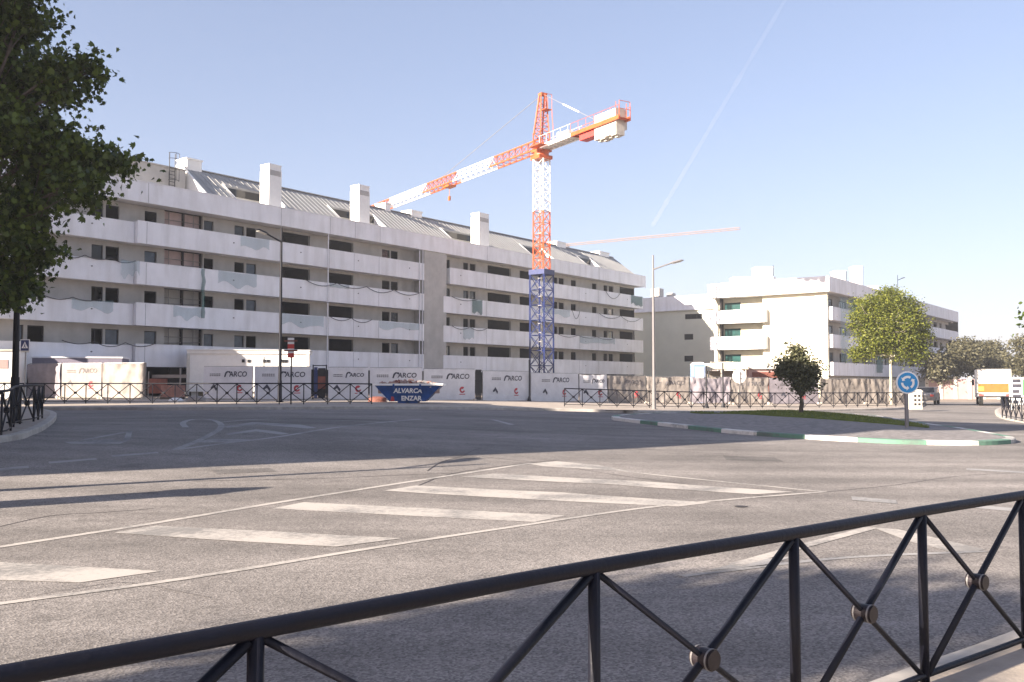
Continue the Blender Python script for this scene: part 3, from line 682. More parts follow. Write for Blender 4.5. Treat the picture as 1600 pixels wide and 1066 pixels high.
cable_(514, 580, 1, .4, 'tangled short cable under the loggia with the downpipe', 2, 5)
cable_(705, 745, 2, .3, 'thick black cable looped beside the stair core, upper row', 1, 6)
cable_(705, 760, 1, .35, 'thin cable drooping under the bluish net beside the stair core', 2, 7)
cable_(945, 968, 3, 1.2, 'cable hanging low in front of the top parapet near the far end', 1, 8)
cable_(893, 905, 2, 1.3, 'small deep cable loop hanging past the third-row parapet', 1, 9)
cable_(935, 1000, 2, .8, 'double drooping cable on the third-row parapet at the far end', 2, 10)
cable_(870, 960, 1, .3, 'low wavy cable along the second-row parapet behind the crane mast', 3, 11)

# ================================================================== BUILDING AT THE ROUNDABOUT (sunlit end)
O3 = Vector((33.7, 100.0, 0)); U3 = Vector((0.603, 0.798, 0)).normalized(); P3 = INW     # U3 runs away along the shaded side, P3 along the sunlit end
b3 = thing('apartment_building', O3 + Vector((3, 8, 0.3)), 'sunlit white four-storey block with cream end wall and rounded-off balconies by the roundabout', 'building')
Z3 = [2.55 + 3 * k for k in range(4)]
def E(): return MB(O3, P3, U3, Z)          # end wall frame: x along the end, y into the block
def S(): return MB(O3, U3, P3, Z)          # long side frame: x away, y into the block
L3 = 13.2; LS = 62
b = E(); b.box(-.9, L3, -.9, 0, Z3[3], Z3[3] + 1.65); b.box(-.9, 0, 0.002, LS, Z3[3], Z3[3] + 1.65); b.box(-.2, L3 - .1, .01, LS - 1, Z3[3] + .01, Z3[3] + .3)
b.box(-.1, L3, .3, .6, Z3[3] + 1.0, Z3[3] + 1.66)
b.build('fascia', M['band'], b3)
b = E(); b.box(0.9, 6.9, 0.0, .3, .1, Z3[3] - .003); b.build('end_wall', M['cream'], b3)
b = E(); b.box(6.9, 9.9, 0.9, 1.15, .1, Z3[3] - .003); b.box(11.9, L3, .9, 1.15, .1, Z3[3] - .003); b.box(9.9, 11.9, .902, 1.148, .1, Z3[0]); 
for k in range(3): b.box(9.9, 11.9, .902, 1.148, Z3[k + 1] - .5, Z3[k + 1] + .2)
b.build('recessed_wall', M['cream'], b3)
b = E()
for k in range(3): b.box(9.95, 11.85, .95, 1.0, Z3[k] + .2, Z3[k + 1] - .52)
b.build('balcony_glazing', M['glaz'], b3)
b = E(); b.box(-.4, 0.9, -.1, .3, .1, Z3[3] - .003); b.build('corner_pillar', M['cream'], b3)
for k in range(3):
    b = E(); b.box(6.3, L3 - .3, -.9, -.75, Z3[k], Z3[k] + 1.5); b.box(6.3, L3 - .3, -.748, .898, Z3[k] + .02, Z3[k] + .28)
    b.box(6.3, 6.45, -.748, -.01, Z3[k] + .282, Z3[k] + 1.49); b.box(L3 - .45, L3 - .3, -.748, .898, Z3[k] + .282, Z3[k] + 1.49); b.build('balcony', M['band'], b3)
# long shaded side: bands, recess and windows
for k in range(3):
    b = S(); b.box(.31, 14.9, -.8, -.65, Z3[k], Z3[k] + 1.45); b.box(.31, 14.9, -.648, .6, Z3[k] + .02, Z3[k] + .28); b.box(15.1, LS, -.8, -.65, Z3[k] + .002, Z3[k] + 1.45); b.box(15.1, LS, -.648, .6, Z3[k] + .02, Z3[k] + .28)
    b.box(.31, .45, -.648, .6, Z3[k] + .282, Z3[k] + 1.44); b.build('parapet', M['band'], b3)
b = S(); rw3 = random.Random(5); x = .31; wins = []
b.box(.31, LS, .602, .8, .1, Z3[0] + .01)
while x < LS:
    w_ = rw3.uniform(1.2, 2.6); g_ = rw3.uniform(1.2, 2.6)
    for k in range(3): b.box(x, min(x + w_, LS), .602, .8, Z3[k] + .012, Z3[k + 1] - .002)
    wins.append((x + w_, min(x + w_ + g_, LS))); x += w_ + g_
for k in range(3): b.box(.31, LS, .61, .79, Z3[k + 1] - .4, Z3[k + 1] - .003)
b.build('side_wall', M['wall'], b3)
b = S(); b.box(.31, LS, 6, 6.2, .1, Z3[3]); b.box(LS, LS + .2, -.8, 12, .1, Z3[3] + 1.6); 
for k in range(3): b.box(.4, LS, .81, 12, Z3[k] + .02, Z3[k] + .28)
b.box(.31, LS, 12, 12.2, .1, Z3[3]); b.build('floor_slabs', M['inner'], b3)
for a, c in wins:
    if c - a < .5 or a > 45: continue
    for k in range(3): window(a, c, Z3[k] + .28, Z3[k + 1] - .41, b3, rw3.choice(['glass', 'glass', 'film', 'open']), .55, S)
for px0, px1, zt in ((1188, 1210, 3.35 ), ):
    pass
def roofbox(px0, px1, py, Y, zb, name='chimney', m='white', d=1.6):
    p, q = at(px0, py, Y), at(px1, py, Y); b = MB(); b.box(p.x, q.x, Y, Y + d, zb, p.z - .1); b.box(p.x - .06, q.x + .06, Y - .06, Y + d + .06, p.z - .1, p.z); return b.build(name, M[m], b3)
rz3 = Z3[3] + .3
roofbox(1180, 1208, 417, 110, rz3, 'roof_block'); roofbox(1145, 1212, 433, 112, rz3, 'roof_block'); roofbox(1305, 1321, 423, 110, rz3); roofbox(1334, 1347, 416, 118, rz3); roofbox(1357, 1372, 447, 130, rz3); roofbox(1455, 1467, 480, 150, rz3 - .5)
b = S(); 
for x in np.arange(8, LS, 8.0): b.box(x, x + 3.2, 2, 7, rz3 + .01, rz3 + 2.1)
b.build('roof_block', M['band'], b3)
a_ = MB(); 
for px, py0, py1, Y in ((1322, 424, 446, 108), (1348, 416, 455, 118), (1208, 415, 432, 109)): p, q = at(px, py0, Y), at(px, py1, Y); a_.tube(p, q, .05, 5)
a_.build('roof_mast', M['dark'], b3)
# teal nets on its corner
def net3(x0, x1, z0, z1, label, seed):
    b = S(); nx, nz = 8, 20; vs = [(x0 + (x1 - x0) * i / nx, -.95 - .12 * noise.noise(Vector((i * .9, j_ * .3, seed))), z1 + (z0 - z1) * j_ / nz) for j_ in range(nz + 1) for i in range(nx + 1)]
    b.add(vs, [(j_ * (nx + 1) + i, j_ * (nx + 1) + i + 1, (j_ + 1) * (nx + 1) + i + 1, (j_ + 1) * (nx + 1) + i) for j_ in range(nz) for i in range(nx)])
    tag(b.build('safety_net', M['teal' if seed % 2 else 'bluenet'], None, True), label, 'safety net', 'safety nets on the roundabout block')
net3(2.6, 5.6, 4.0, 11.2, 'tall greenish net hung over the balconies near the corner of the sunlit block', 2)
net3(5.9, 10.5, 8.8, 11.3, 'short dark teal net under the eaves of the sunlit block beside the lime-green tree', 1)
net3(16, 18.6, 3.0, 6.0, 'teal net low on the shaded side behind the lime-green tree trunk', 3)

# ================================================================== SAGE BUILDING BETWEEN THE TWO
O2 = Vector((25.3, 133.0, 0)); b2 = thing('apartment_building', O2 + Vector((2, 4, 0.4)), 'sage-green windowed gable building with white parapet standing between the two balcony blocks', 'building')
def G(): return MB(O2, P3, U3, Z)
wz = at(1076, 485, 133).z
holes = [(uw(1097, 495, 0, O2, P3, U3), uw(1070, 495, 0, O2, P3, U3), at(1083, 499, 133).z, at(1083, 491, 133).z), (uw(1083, 527, 0, O2, P3, U3), uw(1069, 527, 0, O2, P3, U3), at(1076, 531, 133).z, at(1076, 522, 133).z), (uw(1083, 560, 0, O2, P3, U3), uw(1069, 560, 0, O2, P3, U3), at(1076, 565, 133).z, at(1076, 556, 133).z)]
xL, xR = 12.0, -14.0
b = G(); zs = sorted({.1, wz} | {h[2] for h in holes} | {h[3] for h in holes})
for z0, z1 in zip(zs[:-1], zs[1:]):
    hs = [h for h in holes if h[2] <= z0 + .01 and h[3] >= z1 - .01]
    if hs: b.box(xR, hs[0][0], 0, .35, z0, z1); b.box(hs[0][1], xL, 0, .35, z0, z1)
    else: b.box(xR, xL, 0, .35, z0, z1)
b.box(xR, xR + .3, .352, 14, .1, wz); b.box(xL - .3, xL, .352, 14, .1, wz)
b.build('wall', M['sage'], b2)
for h in holes: window(h[0], h[1], h[2], h[3], b2, 'glass', .05, G)
b = G(); b.box(xR - .4, xL + .4, -.35, 14, wz + .003, wz + .15); zp = at(1050, 462, 133).z; b.box(xR - .2, xL + .2, -.15, 0, wz + .152, zp); b.box(xR, xL, 0.01, 14, wz + .152, wz + .4); b.build('parapet', M['band'], b2)
b = G(); c0, c1 = uw(1030, 452, 2, O2, P3, U3), uw(1017, 452, 2, O2, P3, U3); b.box(c0, c1, 2, 3.4, wz + .4, at(1023, 447, 135).z); b.box(c0 - 2.2, c0 - 1.2, 2, 3, wz + .4, at(1023, 456, 135).z); b.build('chimney', M['wall'], b2)
b = G(); b.box(xR + .3, xL - .3, 3.5, 3.6, .2, wz); b.build('inner_wall', M['inner'], b2)

# occluder standing outside the frame: the block whose shade falls over the junction
sv = SH; nv = Vector((-.59, .81, 0)).normalized()
OB = sv * (-6) + nv * 16.3
def Q(): return MB(OB, -sv, nv, Z)
ob = thing('apartment_building', OB + Vector((-8, 6, 0)), 'brick apartment block standing west of the junction beside the plane tree', 'building')
b = Q(); b.box(0, 14, 0, 17.3, -.5, 16.2); b.box(0, 14, 17.302, 26.7, -.5, 12.3); b.build('wall', M['brick'], ob)
b = Q(); b.box(-.25, 14.25, -.25, 17.5, 16.202, 16.8); b.box(-.25, 14.25, 17.502, 27.0, 12.302, 12.9); b.build('roof', M['concrete'], ob)
for k in range(6):
    for i in range(7):
        if k > 4 or (i > 3 and k > 3): continue
        window(1.6 + i * 3.7, 3.2 + i * 3.7, 1.0 + k * 3.1, 2.6 + k * 3.1, ob, 'glass', -.14, lambda: MB(OB, nv, -sv, Z))
OB2 = sv * (-9) + nv * 47.2
ob = thing('apartment_building', OB2 + Vector((-8, 6, 0)), 'tall narrow brick block standing west of the site, beyond the far kerb railing', 'building')
b = MB(OB2, -sv, nv, Z); b.box(0, 12, 0, 12.8, -.5, 20.4); b.build('wall', M['brick'], ob)
b = MB(OB2, -sv, nv, Z); b.box(-.25, 12.25, -.25, 13.05, 20.402, 21.0); b.build('roof', M['concrete'], ob)
for k in range(6):
    for i in range(3): window(1.6 + i * 3.7, 3.2 + i * 3.7, 1.0 + k * 3.1, 2.6 + k * 3.1, ob, 'glass', -.14, lambda: MB(OB2, nv, -sv, Z))
# ================================================================== TOWER CRANE
CB = Vector((2.95, 92.0, terr(3, 92) + .1))
cr = thing('tower_crane', CB, 'orange and white tower crane on a dark blue lattice base, raised over the long block', 'crane')
jd = Vector((-.534, .845, 0)).normalized(); jn = Vector((-jd.y, jd.x, 0))
def lattice(b, axo, ax, sx, sy, w, h, L, bay, rc, rd, off=0.0):
    """square lattice: runs L along ax from axo, sides along sx, sy"""
    C = [sx * (i * w / 2) + sy * (j * h / 2) for i, j in ((-1, -1), (1, -1), (1, 1), (-1, 1))]
    for c in C: b.bar(axo + c, axo + c + ax * L, rc * 2, rc * 2)
    n = max(1, round(L / bay)); s = L / n
    for k in range(n):
        p = axo + ax * (k * s); q = axo + ax * ((k + 1) * s)
        for i in range(4):
            c, d = C[i], C[(i + 1) % 4]
            b.tube(p + c, q + d, rd, 4); b.tube(p + d, q + c, rd, 4)
            b.tube(p + c, p + d, rd, 4)
    for i in range(4): b.tube(axo + ax * L + C[i], axo + ax * L + C[(i + 1) % 4], rd, 4)
tw = Matrix.Rotation(R(8), 3, 'Z'); mx = tw @ Vector((.72, -.69, 0)).normalized(); my = Vector((-mx.y, mx.x, 0))
b = MB(); lattice(b, CB, Z, mx, my, 1.68, 1.68, at(845, 430, 92).z - CB.z, 1.55, .075, .035); b.build('mast_base_section', M['c_blue'], cr)
zb = at(845, 430, 92).z; zo = at(845, 331, 92).z; zw = at(845, 250, 92).z
b = MB(CB * 1, mx, my, Z); b.box(-.93, .93, -.93, .93, zb - CB.z, zb - CB.z + .5); b.build('mast_collar', M['c_blue'], cr)
b = MB(); lattice(b, Vector((CB.x, CB.y, zb + .5)), Z, mx, my, 1.2, 1.2, zo - zb - .5, 1.1, .065, .03); b.build('mast_section', M['c_red'], cr)
b = MB(); lattice(b, Vector((CB.x, CB.y, zo)), Z, mx, my, 1.2, 1.2, zw - zo, 1.1, .065, .03)
b.build('mast_section', M['c_white'], cr)
b = MB(); c0 = Vector((CB.x, CB.y, 0))
for k in range(26): b.bar(c0 + mx * -.2 + my * -.35 + Z * (CB.z + k * .9), c0 + mx * .2 + my * -.35 + Z * (CB.z + k * .9), .04, .04)
for s_ in (-.2, .2): b.bar(c0 + mx * s_ + my * -.35 + Z * CB.z, c0 + mx * s_ + my * -.35 + Z * zw, .04, .04)
b.build('mast_ladder', M['steel'], cr)
b = MB(c0, jd, jn, Z); b.box(-.8, .8, -.8, .8, zw, zw + .35); b.tube((0, 0, zw + .35), (0, 0, zw + .75), .75, 14); b.box(-.75, .75, -.75, .75, zw + .75, zw + 1.0)
b.box(-2.2, -.3, .8, 1.7, zw + .95, zw + 1.02); b.build('slewing_platform', M['c_red'], cr)
ZJ = zw + 1.05
# cab frame / lower head
b = MB(); lattice(b, c0 + Z * ZJ, Z, jd, jn, 1.25, 1.1, 1.7, .85, .06, .03)
lattice_top = ZJ + 1.7; za = at(850, 149, 92).z
apex = c0 + Z * za - jd * .25
for i, j_ in ((-1, -1), (1, -1), (1, 1), (-1, 1)):
    b.bar(c0 + Z * lattice_top + jd * i * .6 + jn * j_ * .5, apex + jd * i * .14 + jn * j_ * .3, .12, .12)
for k in range(1, 7):
    t = k / 7; q = c0.lerp(Vector((apex.x, apex.y, 0)), t); z = lattice_top + (za - lattice_top) * t; wx = .6 + (.14 - .6) * t; wy = .5 + (.3 - .5) * t
    cs = [q + Z * z + jd * i * wx + jn * j_ * wy for i, j_ in ((-1, -1), (1, -1), (1, 1), (-1, 1))]
    for i in range(4): b.tube(cs[i], cs[(i + 1) % 4], .03, 4)
    t2 = (k - 1) / 7; q2 = c0.lerp(Vector((apex.x, apex.y, 0)), t2); z2 = lattice_top + (za - lattice_top) * t2; wx2 = .6 + (.14 - .6) * t2; wy2 = .5 + (.3 - .5) * t2
    cs2 = [q2 + Z * z2 + jd * i * wx2 + jn * j_ * wy2 for i, j_ in ((-1, -1), (1, -1), (1, 1), (-1, 1))]
    for i in range(4): b.tube(cs2[i], cs[(i + 1) % 4], .026, 4)
b.build('tower_head', M['c_red'], cr)
b = MB(apex, jd, jn, Z); b.box(-.3, .3, -.35, .35, -.1, .12); b.box(-1.0, -.2, -.4, .4, -1.75, -1.68)
for x, y in ((-1, -.4), (-1, .4), (-.3, .4), (-.3, -.4)): b.tube((x, y, -1.7), (x, y, -.2), .03, 4)
b.tube((-1, -.4, -.2), (-1, .4, -.2), .03, 4); b.tube((-1, -.4, -1.7), (-1.4, -.4, -5.4), .04, 4); b.build('head_platform', M['c_red'], cr)
# jib in coloured lengths
marks = [(.6, 9.2, 'c_red'), (9.2, 17.4, 'c_white'), (17.4, 25.2, 'c_red'), (25.2, 36, 'c_white'), (36, 44, 'c_red')]
for a, c, m in marks:
    b = MB(); w, h = 1.15, 1.15; L = c - a; n = round(L / 1.15); s = L / n; o = c0 + jd * a + Z * ZJ
    A, B_, T = o + jn * w / 2, o - jn * w / 2, o + Z * h
    for p in (A, B_): b.bar(p, p + jd * L, .13, .13)
    b.bar(T, T + jd * L, .12, .12)
    for k in range(n):
        x0, x1, xm = jd * k * s, jd * (k + 1) * s, jd * (k + .5) * s
        b.tube(A + x0, B_ + x1, .025, 4); b.tube(A + x0, B_ + x0, .03, 4)
        for p in (A, B_): b.tube(p + x0, T + xm, .034, 4); b.tube(T + xm, p + x1, .034, 4)
    b.build('jib_section', M[m], cr)
b = MB(c0 + jd * 19.3, jd, jn, Z); b.box(-.7, .7, -.5, .5, ZJ - .35, ZJ - .15)
for x in (-.5, .5):
    for y in (-.45, .45): b.tube((x, y - .05, ZJ - .1), (x, y + .05, ZJ - .1), .12, 8)
b.tube((0, 0, ZJ - .3), (0, 0, ZJ - 1.4), .03, 4); b.box(-.15, .15, -.1, .1, ZJ - 1.9, ZJ - 1.4); b.build('jib_trolley', M['orange'], cr)
b = MB()
b.tube(apex + Z * .05, c0 + jd * 21.5 + Z * (ZJ + 1.15), .028, 5); b.build('pendant_rope', M['steel'], cr)
b = MB(); pp = apex + Z * .05; qq = c0 - jd * 9.5 + Z * (ZJ + .5)
b.tube(pp, qq, .022, 5); b.build('pendant_rope', M['steel'], cr)
b = MB(); b.bar(pp.lerp(qq, .38), pp.lerp(qq, .66), .11, .11); b.build('pendant_bar', M['c_white'], cr)
# counter-jib
def cj(x0, x1, m, name='counter_jib_section'):
    b = MB(c0, -jd, jn, Z)
    for y in (-.6, .6): b.box(x0, x1, y - .1, y + .1, ZJ - .15, ZJ + .2)
    b.box(x0, x1, -.5, .5, ZJ - .02, ZJ + .03)
    x = x0
    while x < x1: b.box(x, min(x1, x + .1), -.5, .5, ZJ - .12, ZJ - .022); x += 1.0
    for y in (-.68, .68):
        b.tube((x0, y, ZJ + 1.1), (x1, y, ZJ + 1.1), .02, 4); x = x0
        while x < x1: b.tube((x, y, ZJ + .2), (x, y, ZJ + 1.1), .02, 4); x += 1.2
    b.build(name, M[m], cr)
cj(.65, 5.9, 'c_white'); cj(5.9, 13.1, 'c_red')
b = MB(c0, -jd, jn, Z); b.box(3.3, 5.0, -.35, .35, ZJ + .25, ZJ + .8); b.tube((3.6, -.5, ZJ + .55), (3.6, .5, ZJ + .55), .32, 12); b.build('winch', M['c_white'], cr)
b = MB(c0, -jd, jn, Z); b.box(7, 9.4, -.45, .45, ZJ - .75, ZJ - .2); b.build('machinery_box', M['red'], cr)
for k in range(4):
    x = 9.35 + k * .80; b = MB(c0, -jd, jn, Z); lo = ZJ - 1.25 - .12 * (k % 2)
    b.box(x, x + .74, -.48, .48, lo, ZJ + 1.0); b.box(x + .05, x + .69, -.8, -.482, ZJ - .8, ZJ + .95) ; b.box(x + .2, x + .6, -.2, .2, lo - .15, lo)
    b.build('counterweight', M['concrete'], cr)
b = MB(c0, -jd, jn, Z)
for y in (-.6, .6):
    b.tube((13.1, y, ZJ + .1), (13.1, y, ZJ + 1.5), .035, 4)
    b.tube((12.6, y, ZJ + .1), (12.6, y, ZJ + 1.5), .035, 4)
b.tube((13.1, -.6, ZJ + 1.5), (13.1, .6, ZJ + 1.5), .03, 4); b.tube((13.1, -.6, ZJ + .8), (13.1, .6, ZJ + .8), .03, 4); b.build('end_guard', M['c_red'], cr)
b = MB(CB - Z * .1, mx, my, Z); b.box(-2.2, 2.2, -2.2, 2.2, -.1, .1); b.build('footing', M['concrete'], cr)

# far pale crane behind the roofs
p0, p1 = at(884, 383, 270), at(1156, 357, 241); p1.z = p0.z
base2 = Vector((p0.x, p0.y, 0)); fc = thing('tower_crane', base2, 'faint distant crane jib rising pale behind the roofs of the long block', 'crane')
ax = (p1 - p0).normalized(); sy = Vector((-ax.y, ax.x, 0))
b = MB(); lattice(b, p0, ax, sy, Z, .8, .55, (p1 - p0).length, 2.2, .045, .02); b.build('jib', M['contrast'], fc)
b = MB(); lattice(b, base2, Z, ax, sy, 1.4, 1.4, p0.z, 2, .09, .05); b.build('mast', M['contrast'], fc)
b = MB(); q0 = at(950, 379, 262); q1 = at(1030, 370, 262); b.bar(q0, Vector((q1.x, q1.y, q0.z + .7)), .28, .28) if False else b.box(p0.x - 4, p0.x - 3, p0.y, p0.y + 1, p0.z - 1.5, p0.z - .5); b.build('counterweight', M['concrete'], fc)

# ================================================================== RAILINGS
def railing(name, pts, ztop, zbot, label, rp=.027, r1=.018, r2=.013, mid=True, grp=None, hub=.042, hubl=.085, zf=None, rb=.017, detail=8):
    """pts: post positions (x,y); rails follow the terrain through zf"""
    zf = zf or (lambda p: terr(p[0], p[1]) + .12)
    P = [Vector((p[0], p[1], zf(p))) for p in pts]; root = thing(name, P[0], label, 'railing', grp)
    tl = smooth_line([p + Z * ztop for p in P], 4); MB().path(tl, rp, detail + 4).build('top_rail', M['rail'], root, True) if True else None
    b = MB(); b.path(smooth_line([p + Z * zbot for p in P], 4), rb, detail); b.build('bottom_rail', M['rail'], root, True)
    for p in P:
        b = MB(); b.tube(p - Z * .02, p + Z * ztop, rp * .85 if detail > 6 else rp * .8, detail, rp * .85); b.build('post', M['rail'], root, detail > 6)
    for i in range(len(P) - 1):
        a, c = P[i], P[i + 1]; d = (c - a).xy.to_3d().normalized(); e = d * rp * .8
        lo_a, hi_a, lo_c, hi_c = a + Z * zbot + e, a + Z * (ztop - rp) + e, c + Z * zbot - e, c + Z * (ztop - rp) - e
        if detail > 6:
            b = MB(); b.tube(lo_a, hi_c, r1, detail); b.build('diagonal_bar', M['rail'], root, True)
            b = MB(); b.tube(hi_a, lo_c, r2, detail); b.build('diagonal_bar', M['rail'], root, True)
            m = (lo_a + hi_c + hi_a + lo_c) / 4; nn = Vector((-d.y, d.x, 0))
            b = MB(); b.tube(m - nn * hubl / 2, m + nn * hubl / 2, hub, 24); b.tube(m - nn * (hubl / 2 + .006), m - nn * hubl / 2, hub * .9, 24); b.tube(m + nn * hubl / 2, m + nn * (hubl / 2 + .006), hub * .9, 24)
            h = b.build('hub', M['hubm'], root)
            for w_ in (-1, 1):
                b = MB(); b.tube(m + nn * w_ * (hubl / 2 - .012), m + nn * w_ * (hubl / 2 - .004), hub + .002, 24); b.build('hub_ring', M['lampgrey'], h)
        else:
            b = MB(); b.tube(lo_a, hi_c, r1, 4); b.tube(hi_a, lo_c, r1, 4)
            m = (lo_a + hi_c + hi_a + lo_c) / 4; nn = Vector((-d.y, d.x, 0)); b.tube(m - nn * .05, m + nn * .05, .06, 8); b.build('cross_brace', M['rail'], root)
    return root
railing('pedestrian_railing', [(p.x, p.y) for p in posts], .88, .055, 'large dark railing of crossed bars with round hubs, curving along the near kerb', zf=lambda p: .12)
def along(pxs, lift=.12, step=1.1):
    g = smooth_line([gnd(x, y, lift) for x, y in pxs], 6); out_ = [g[0]]; acc = 0
    for a, c in zip(g[:-1], g[1:]):
        L = (c - a).length; t = 0
        while acc + (L - t) >= step: t += step - acc; out_.append(a.lerp(c, t / L)); acc = 0
        acc += L - t
    return [(p.x, p.y) for p in out_]
railing('pedestrian_railing', along([(-420, 700), (-120, 688), (0, 681), (25, 664), (46, 661), (60, 656), (68, 653)]), .9, .08, 'dark cross-braced railing bunched at the kerb corner beside the tall lamp post', rp=.03, r1=.022, detail=6)
railing('pedestrian_railing', along([(-200, 629), (100, 630.5), (300, 631), (450, 632), (590, 631.5)]), .95, .1, 'thin dark railing along the far kerb before the office cabin and blue skip', rp=.03, r1=.02, detail=6)
railing('pedestrian_railing', along([(882, 635), (1040, 638), (1200, 638), (1320, 637), (1424, 635)]), .95, .1, 'brown-black railing along the far kerb from the middle tarps to the lime-green tree', rp=.03, r1=.02, detail=6)
railing('pedestrian_railing', along([(1566, 652), (1600, 658), (1680, 668), (1800, 682)]), .95, .1, 'short dark railing on the pavement corner beside the orange and white truck', rp=.03, r1=.022, detail=6)

# ================================================================== LAMPS AND SIGNS
def lamp(px, py, topy, label, arm_d=(1, 0, 0), arm=1.9, r=.09, arm_drop=.35, arm2=False):
    g = gnd(px, py, .12); Y = g.y; zt = at(px, topy, Y).z; h = zt - g.z
    PM = M['lampgrey'] if arm_drop != 9 else M['rail']; root = thing('street_lamp', g, label, 'street lamp', 'street lamps'); d = Vector(arm_d).normalized()
    b = MB(g); b.tube((0, 0, 0), (0, 0, .03), r * 2.2, 12); b.tube((0, 0, .03), (0, 0, 1.1), r * 1.3, 12, r * 1.2); b.tube((0, 0, 1.1), (0, 0, h), r, 12, r * .55); b.build('pole', PM, root, False)
    b = MB(); t = g + Z * (h - .75); b.tube(t, t + d * arm * .55 + Z * .28, .045, 8, .04); b.build('arm', PM, root)
    s = Vector((-d.y, d.x, 0)); c = t + d * arm * .5 + Z * .24; e = t + d * arm + Z * .42; vs = []
    for p, w, hh in ((c, .08, .05), (c + (e - c) * .3, .16, .09), (c + (e - c) * .8, .17, .08), (e, .08, .03)):
        vs += [p + s * w - Z * .0, p - s * w, p - s * w * .6 + Z * hh, p + s * w * .6 + Z * hh]
    b = MB(); b.add(vs, [(0, 1, 2, 3), (15, 14, 13, 12)] + [(k * 4 + i, k * 4 + (i + 1) % 4, k * 4 + 4 + (i + 1) % 4, k * 4 + 4 + i) for k in range(3) for i in range(4)]); hd = b.build('lamp_head', PM, root)
    b = MB(); x = (e - c); p0, p1 = c + x * .25, c + x * .85; b.add([p0 + s * .13 - Z * .012, p0 - s * .13 - Z * .012, p1 - s * .13 - Z * .012, p1 + s * .13 - Z * .012, p0 + s * .1 - Z * .04, p0 - s * .1 - Z * .04, p1 - s * .1 - Z * .04, p1 + s * .1 - Z * .04], [(0, 1, 2, 3), (4, 5, 6, 7), (0, 1, 5, 4), (1, 2, 6, 5), (2, 3, 7, 6), (3, 0, 4, 7)]); b.build('lens', M['lens'], hd)
    return root
lamp(1022, 640, 399, 'tall grey street lamp with a single arm, in front of the sage building', (.9, -.25, 0), 1.6, .085)
lamp(437, 628, 356, 'dark street lamp in front of the white site office cabin', (-.55, -.8, 0), 1.7, .09, 9)  # near-black railing paint stands in for the shade on this lamp
lamp(22, 661, 300, 'thick dark street lamp standing under the plane tree beside the railing corner', (-.9, .4, 0), 1.6, .08, 9)
lamp(-330, 770, 300, 'street lamp on the pavement west of the plane tree', (.3, .9, 0), 1.6, .09)
lamp(1406, 618, 430, 'slender dark street lamp rising behind the roundabout sign and lime-green tree', (.8, .3, 0), 1.3, .06, 9)
def flat(b, pts, y0, y1): b.prism(pts, y0, y1)
def disc(r, n=40, cx=0, cz=0, a0=0, a1=2 * math.pi): return [(cx + r * math.cos(a0 + (a1 - a0) * i / n), cz + r * math.sin(a0 + (a1 - a0) * i / n)) for i in range(n)]
# roundabout sign
g = gnd(1417, 664, .14 + .1); g.z = terr(g.x, g.y) + .2
Y = g.y; zc = at(1416, 598, Y).z; r = 17.6 / F * Y
rs = thing('roundabout_sign', g, 'round blue sign with three white circulating arrows on a grey post in the island', 'traffic sign')
b = MB(g); b.tube((0, 0, -.05), (0, 0, zc - g.z + .1), .065, 14); b.build('post', M['lampgrey'], rs, False)
b = MB(Vector((g.x, g.y - .1, zc))); b.prism(disc(r), -.02, .02); b.build('sign_rim', M['white'], rs)
b = MB(Vector((g.x, g.y - .1, zc))); b.prism(disc(r * .88), -.032, -.022); b.build('sign_face', M['signblue'], rs)
for k in range(3):
    b = MB(Vector((g.x, g.y - .1, zc))); a0 = R(62 + 120 * k); span = R(78); ri, ro = r * .40, r * .60; n = 12
    for i in range(n):
        p, q = a0 + span * i / n, a0 + span * (i + 1) / n
        b.prism([(ri * math.cos(p), ri * math.sin(p)), (ro * math.cos(p), ro * math.sin(p)), (ro * math.cos(q), ro * math.sin(q)), (ri * math.cos(q), ri * math.sin(q))], -.040, -.034)
    e = a0 + span; b.prism([(r * .28 * math.cos(e), r * .28 * math.sin(e)), (r * .72 * math.cos(e), r * .72 * math.sin(e)), (r * .5 * math.cos(e + .42), r * .5 * math.sin(e + .42))], -.040, -.034)
    b.build('arrow', M['white'], rs)
# second plain round plate seen from behind
g = gnd(1156, 638, .12); Y = g.y; zc = at(1156, 588, Y).z
ps = thing('traffic_sign', g, 'pale round sign seen from the back on a cream post by the far railing', 'traffic sign')
b = MB(g); b.tube((0, 0, 0), (0, 0, zc - g.z + .3), .05, 10); b.build('post', M['concrete'], ps, False)
b = MB(Vector((g.x, g.y + .06, zc))); b.prism(disc(.42), -.015, .015); b.build('sign_plate', M['white'], ps)
b = MB(Vector((g.x, g.y + .02, zc))); b.box(-.36, .36, -.01, .02, .12, .17); b.box(-.36, .36, -.01, .02, -.17, -.12); b.build('bracket', M['steel'], ps)
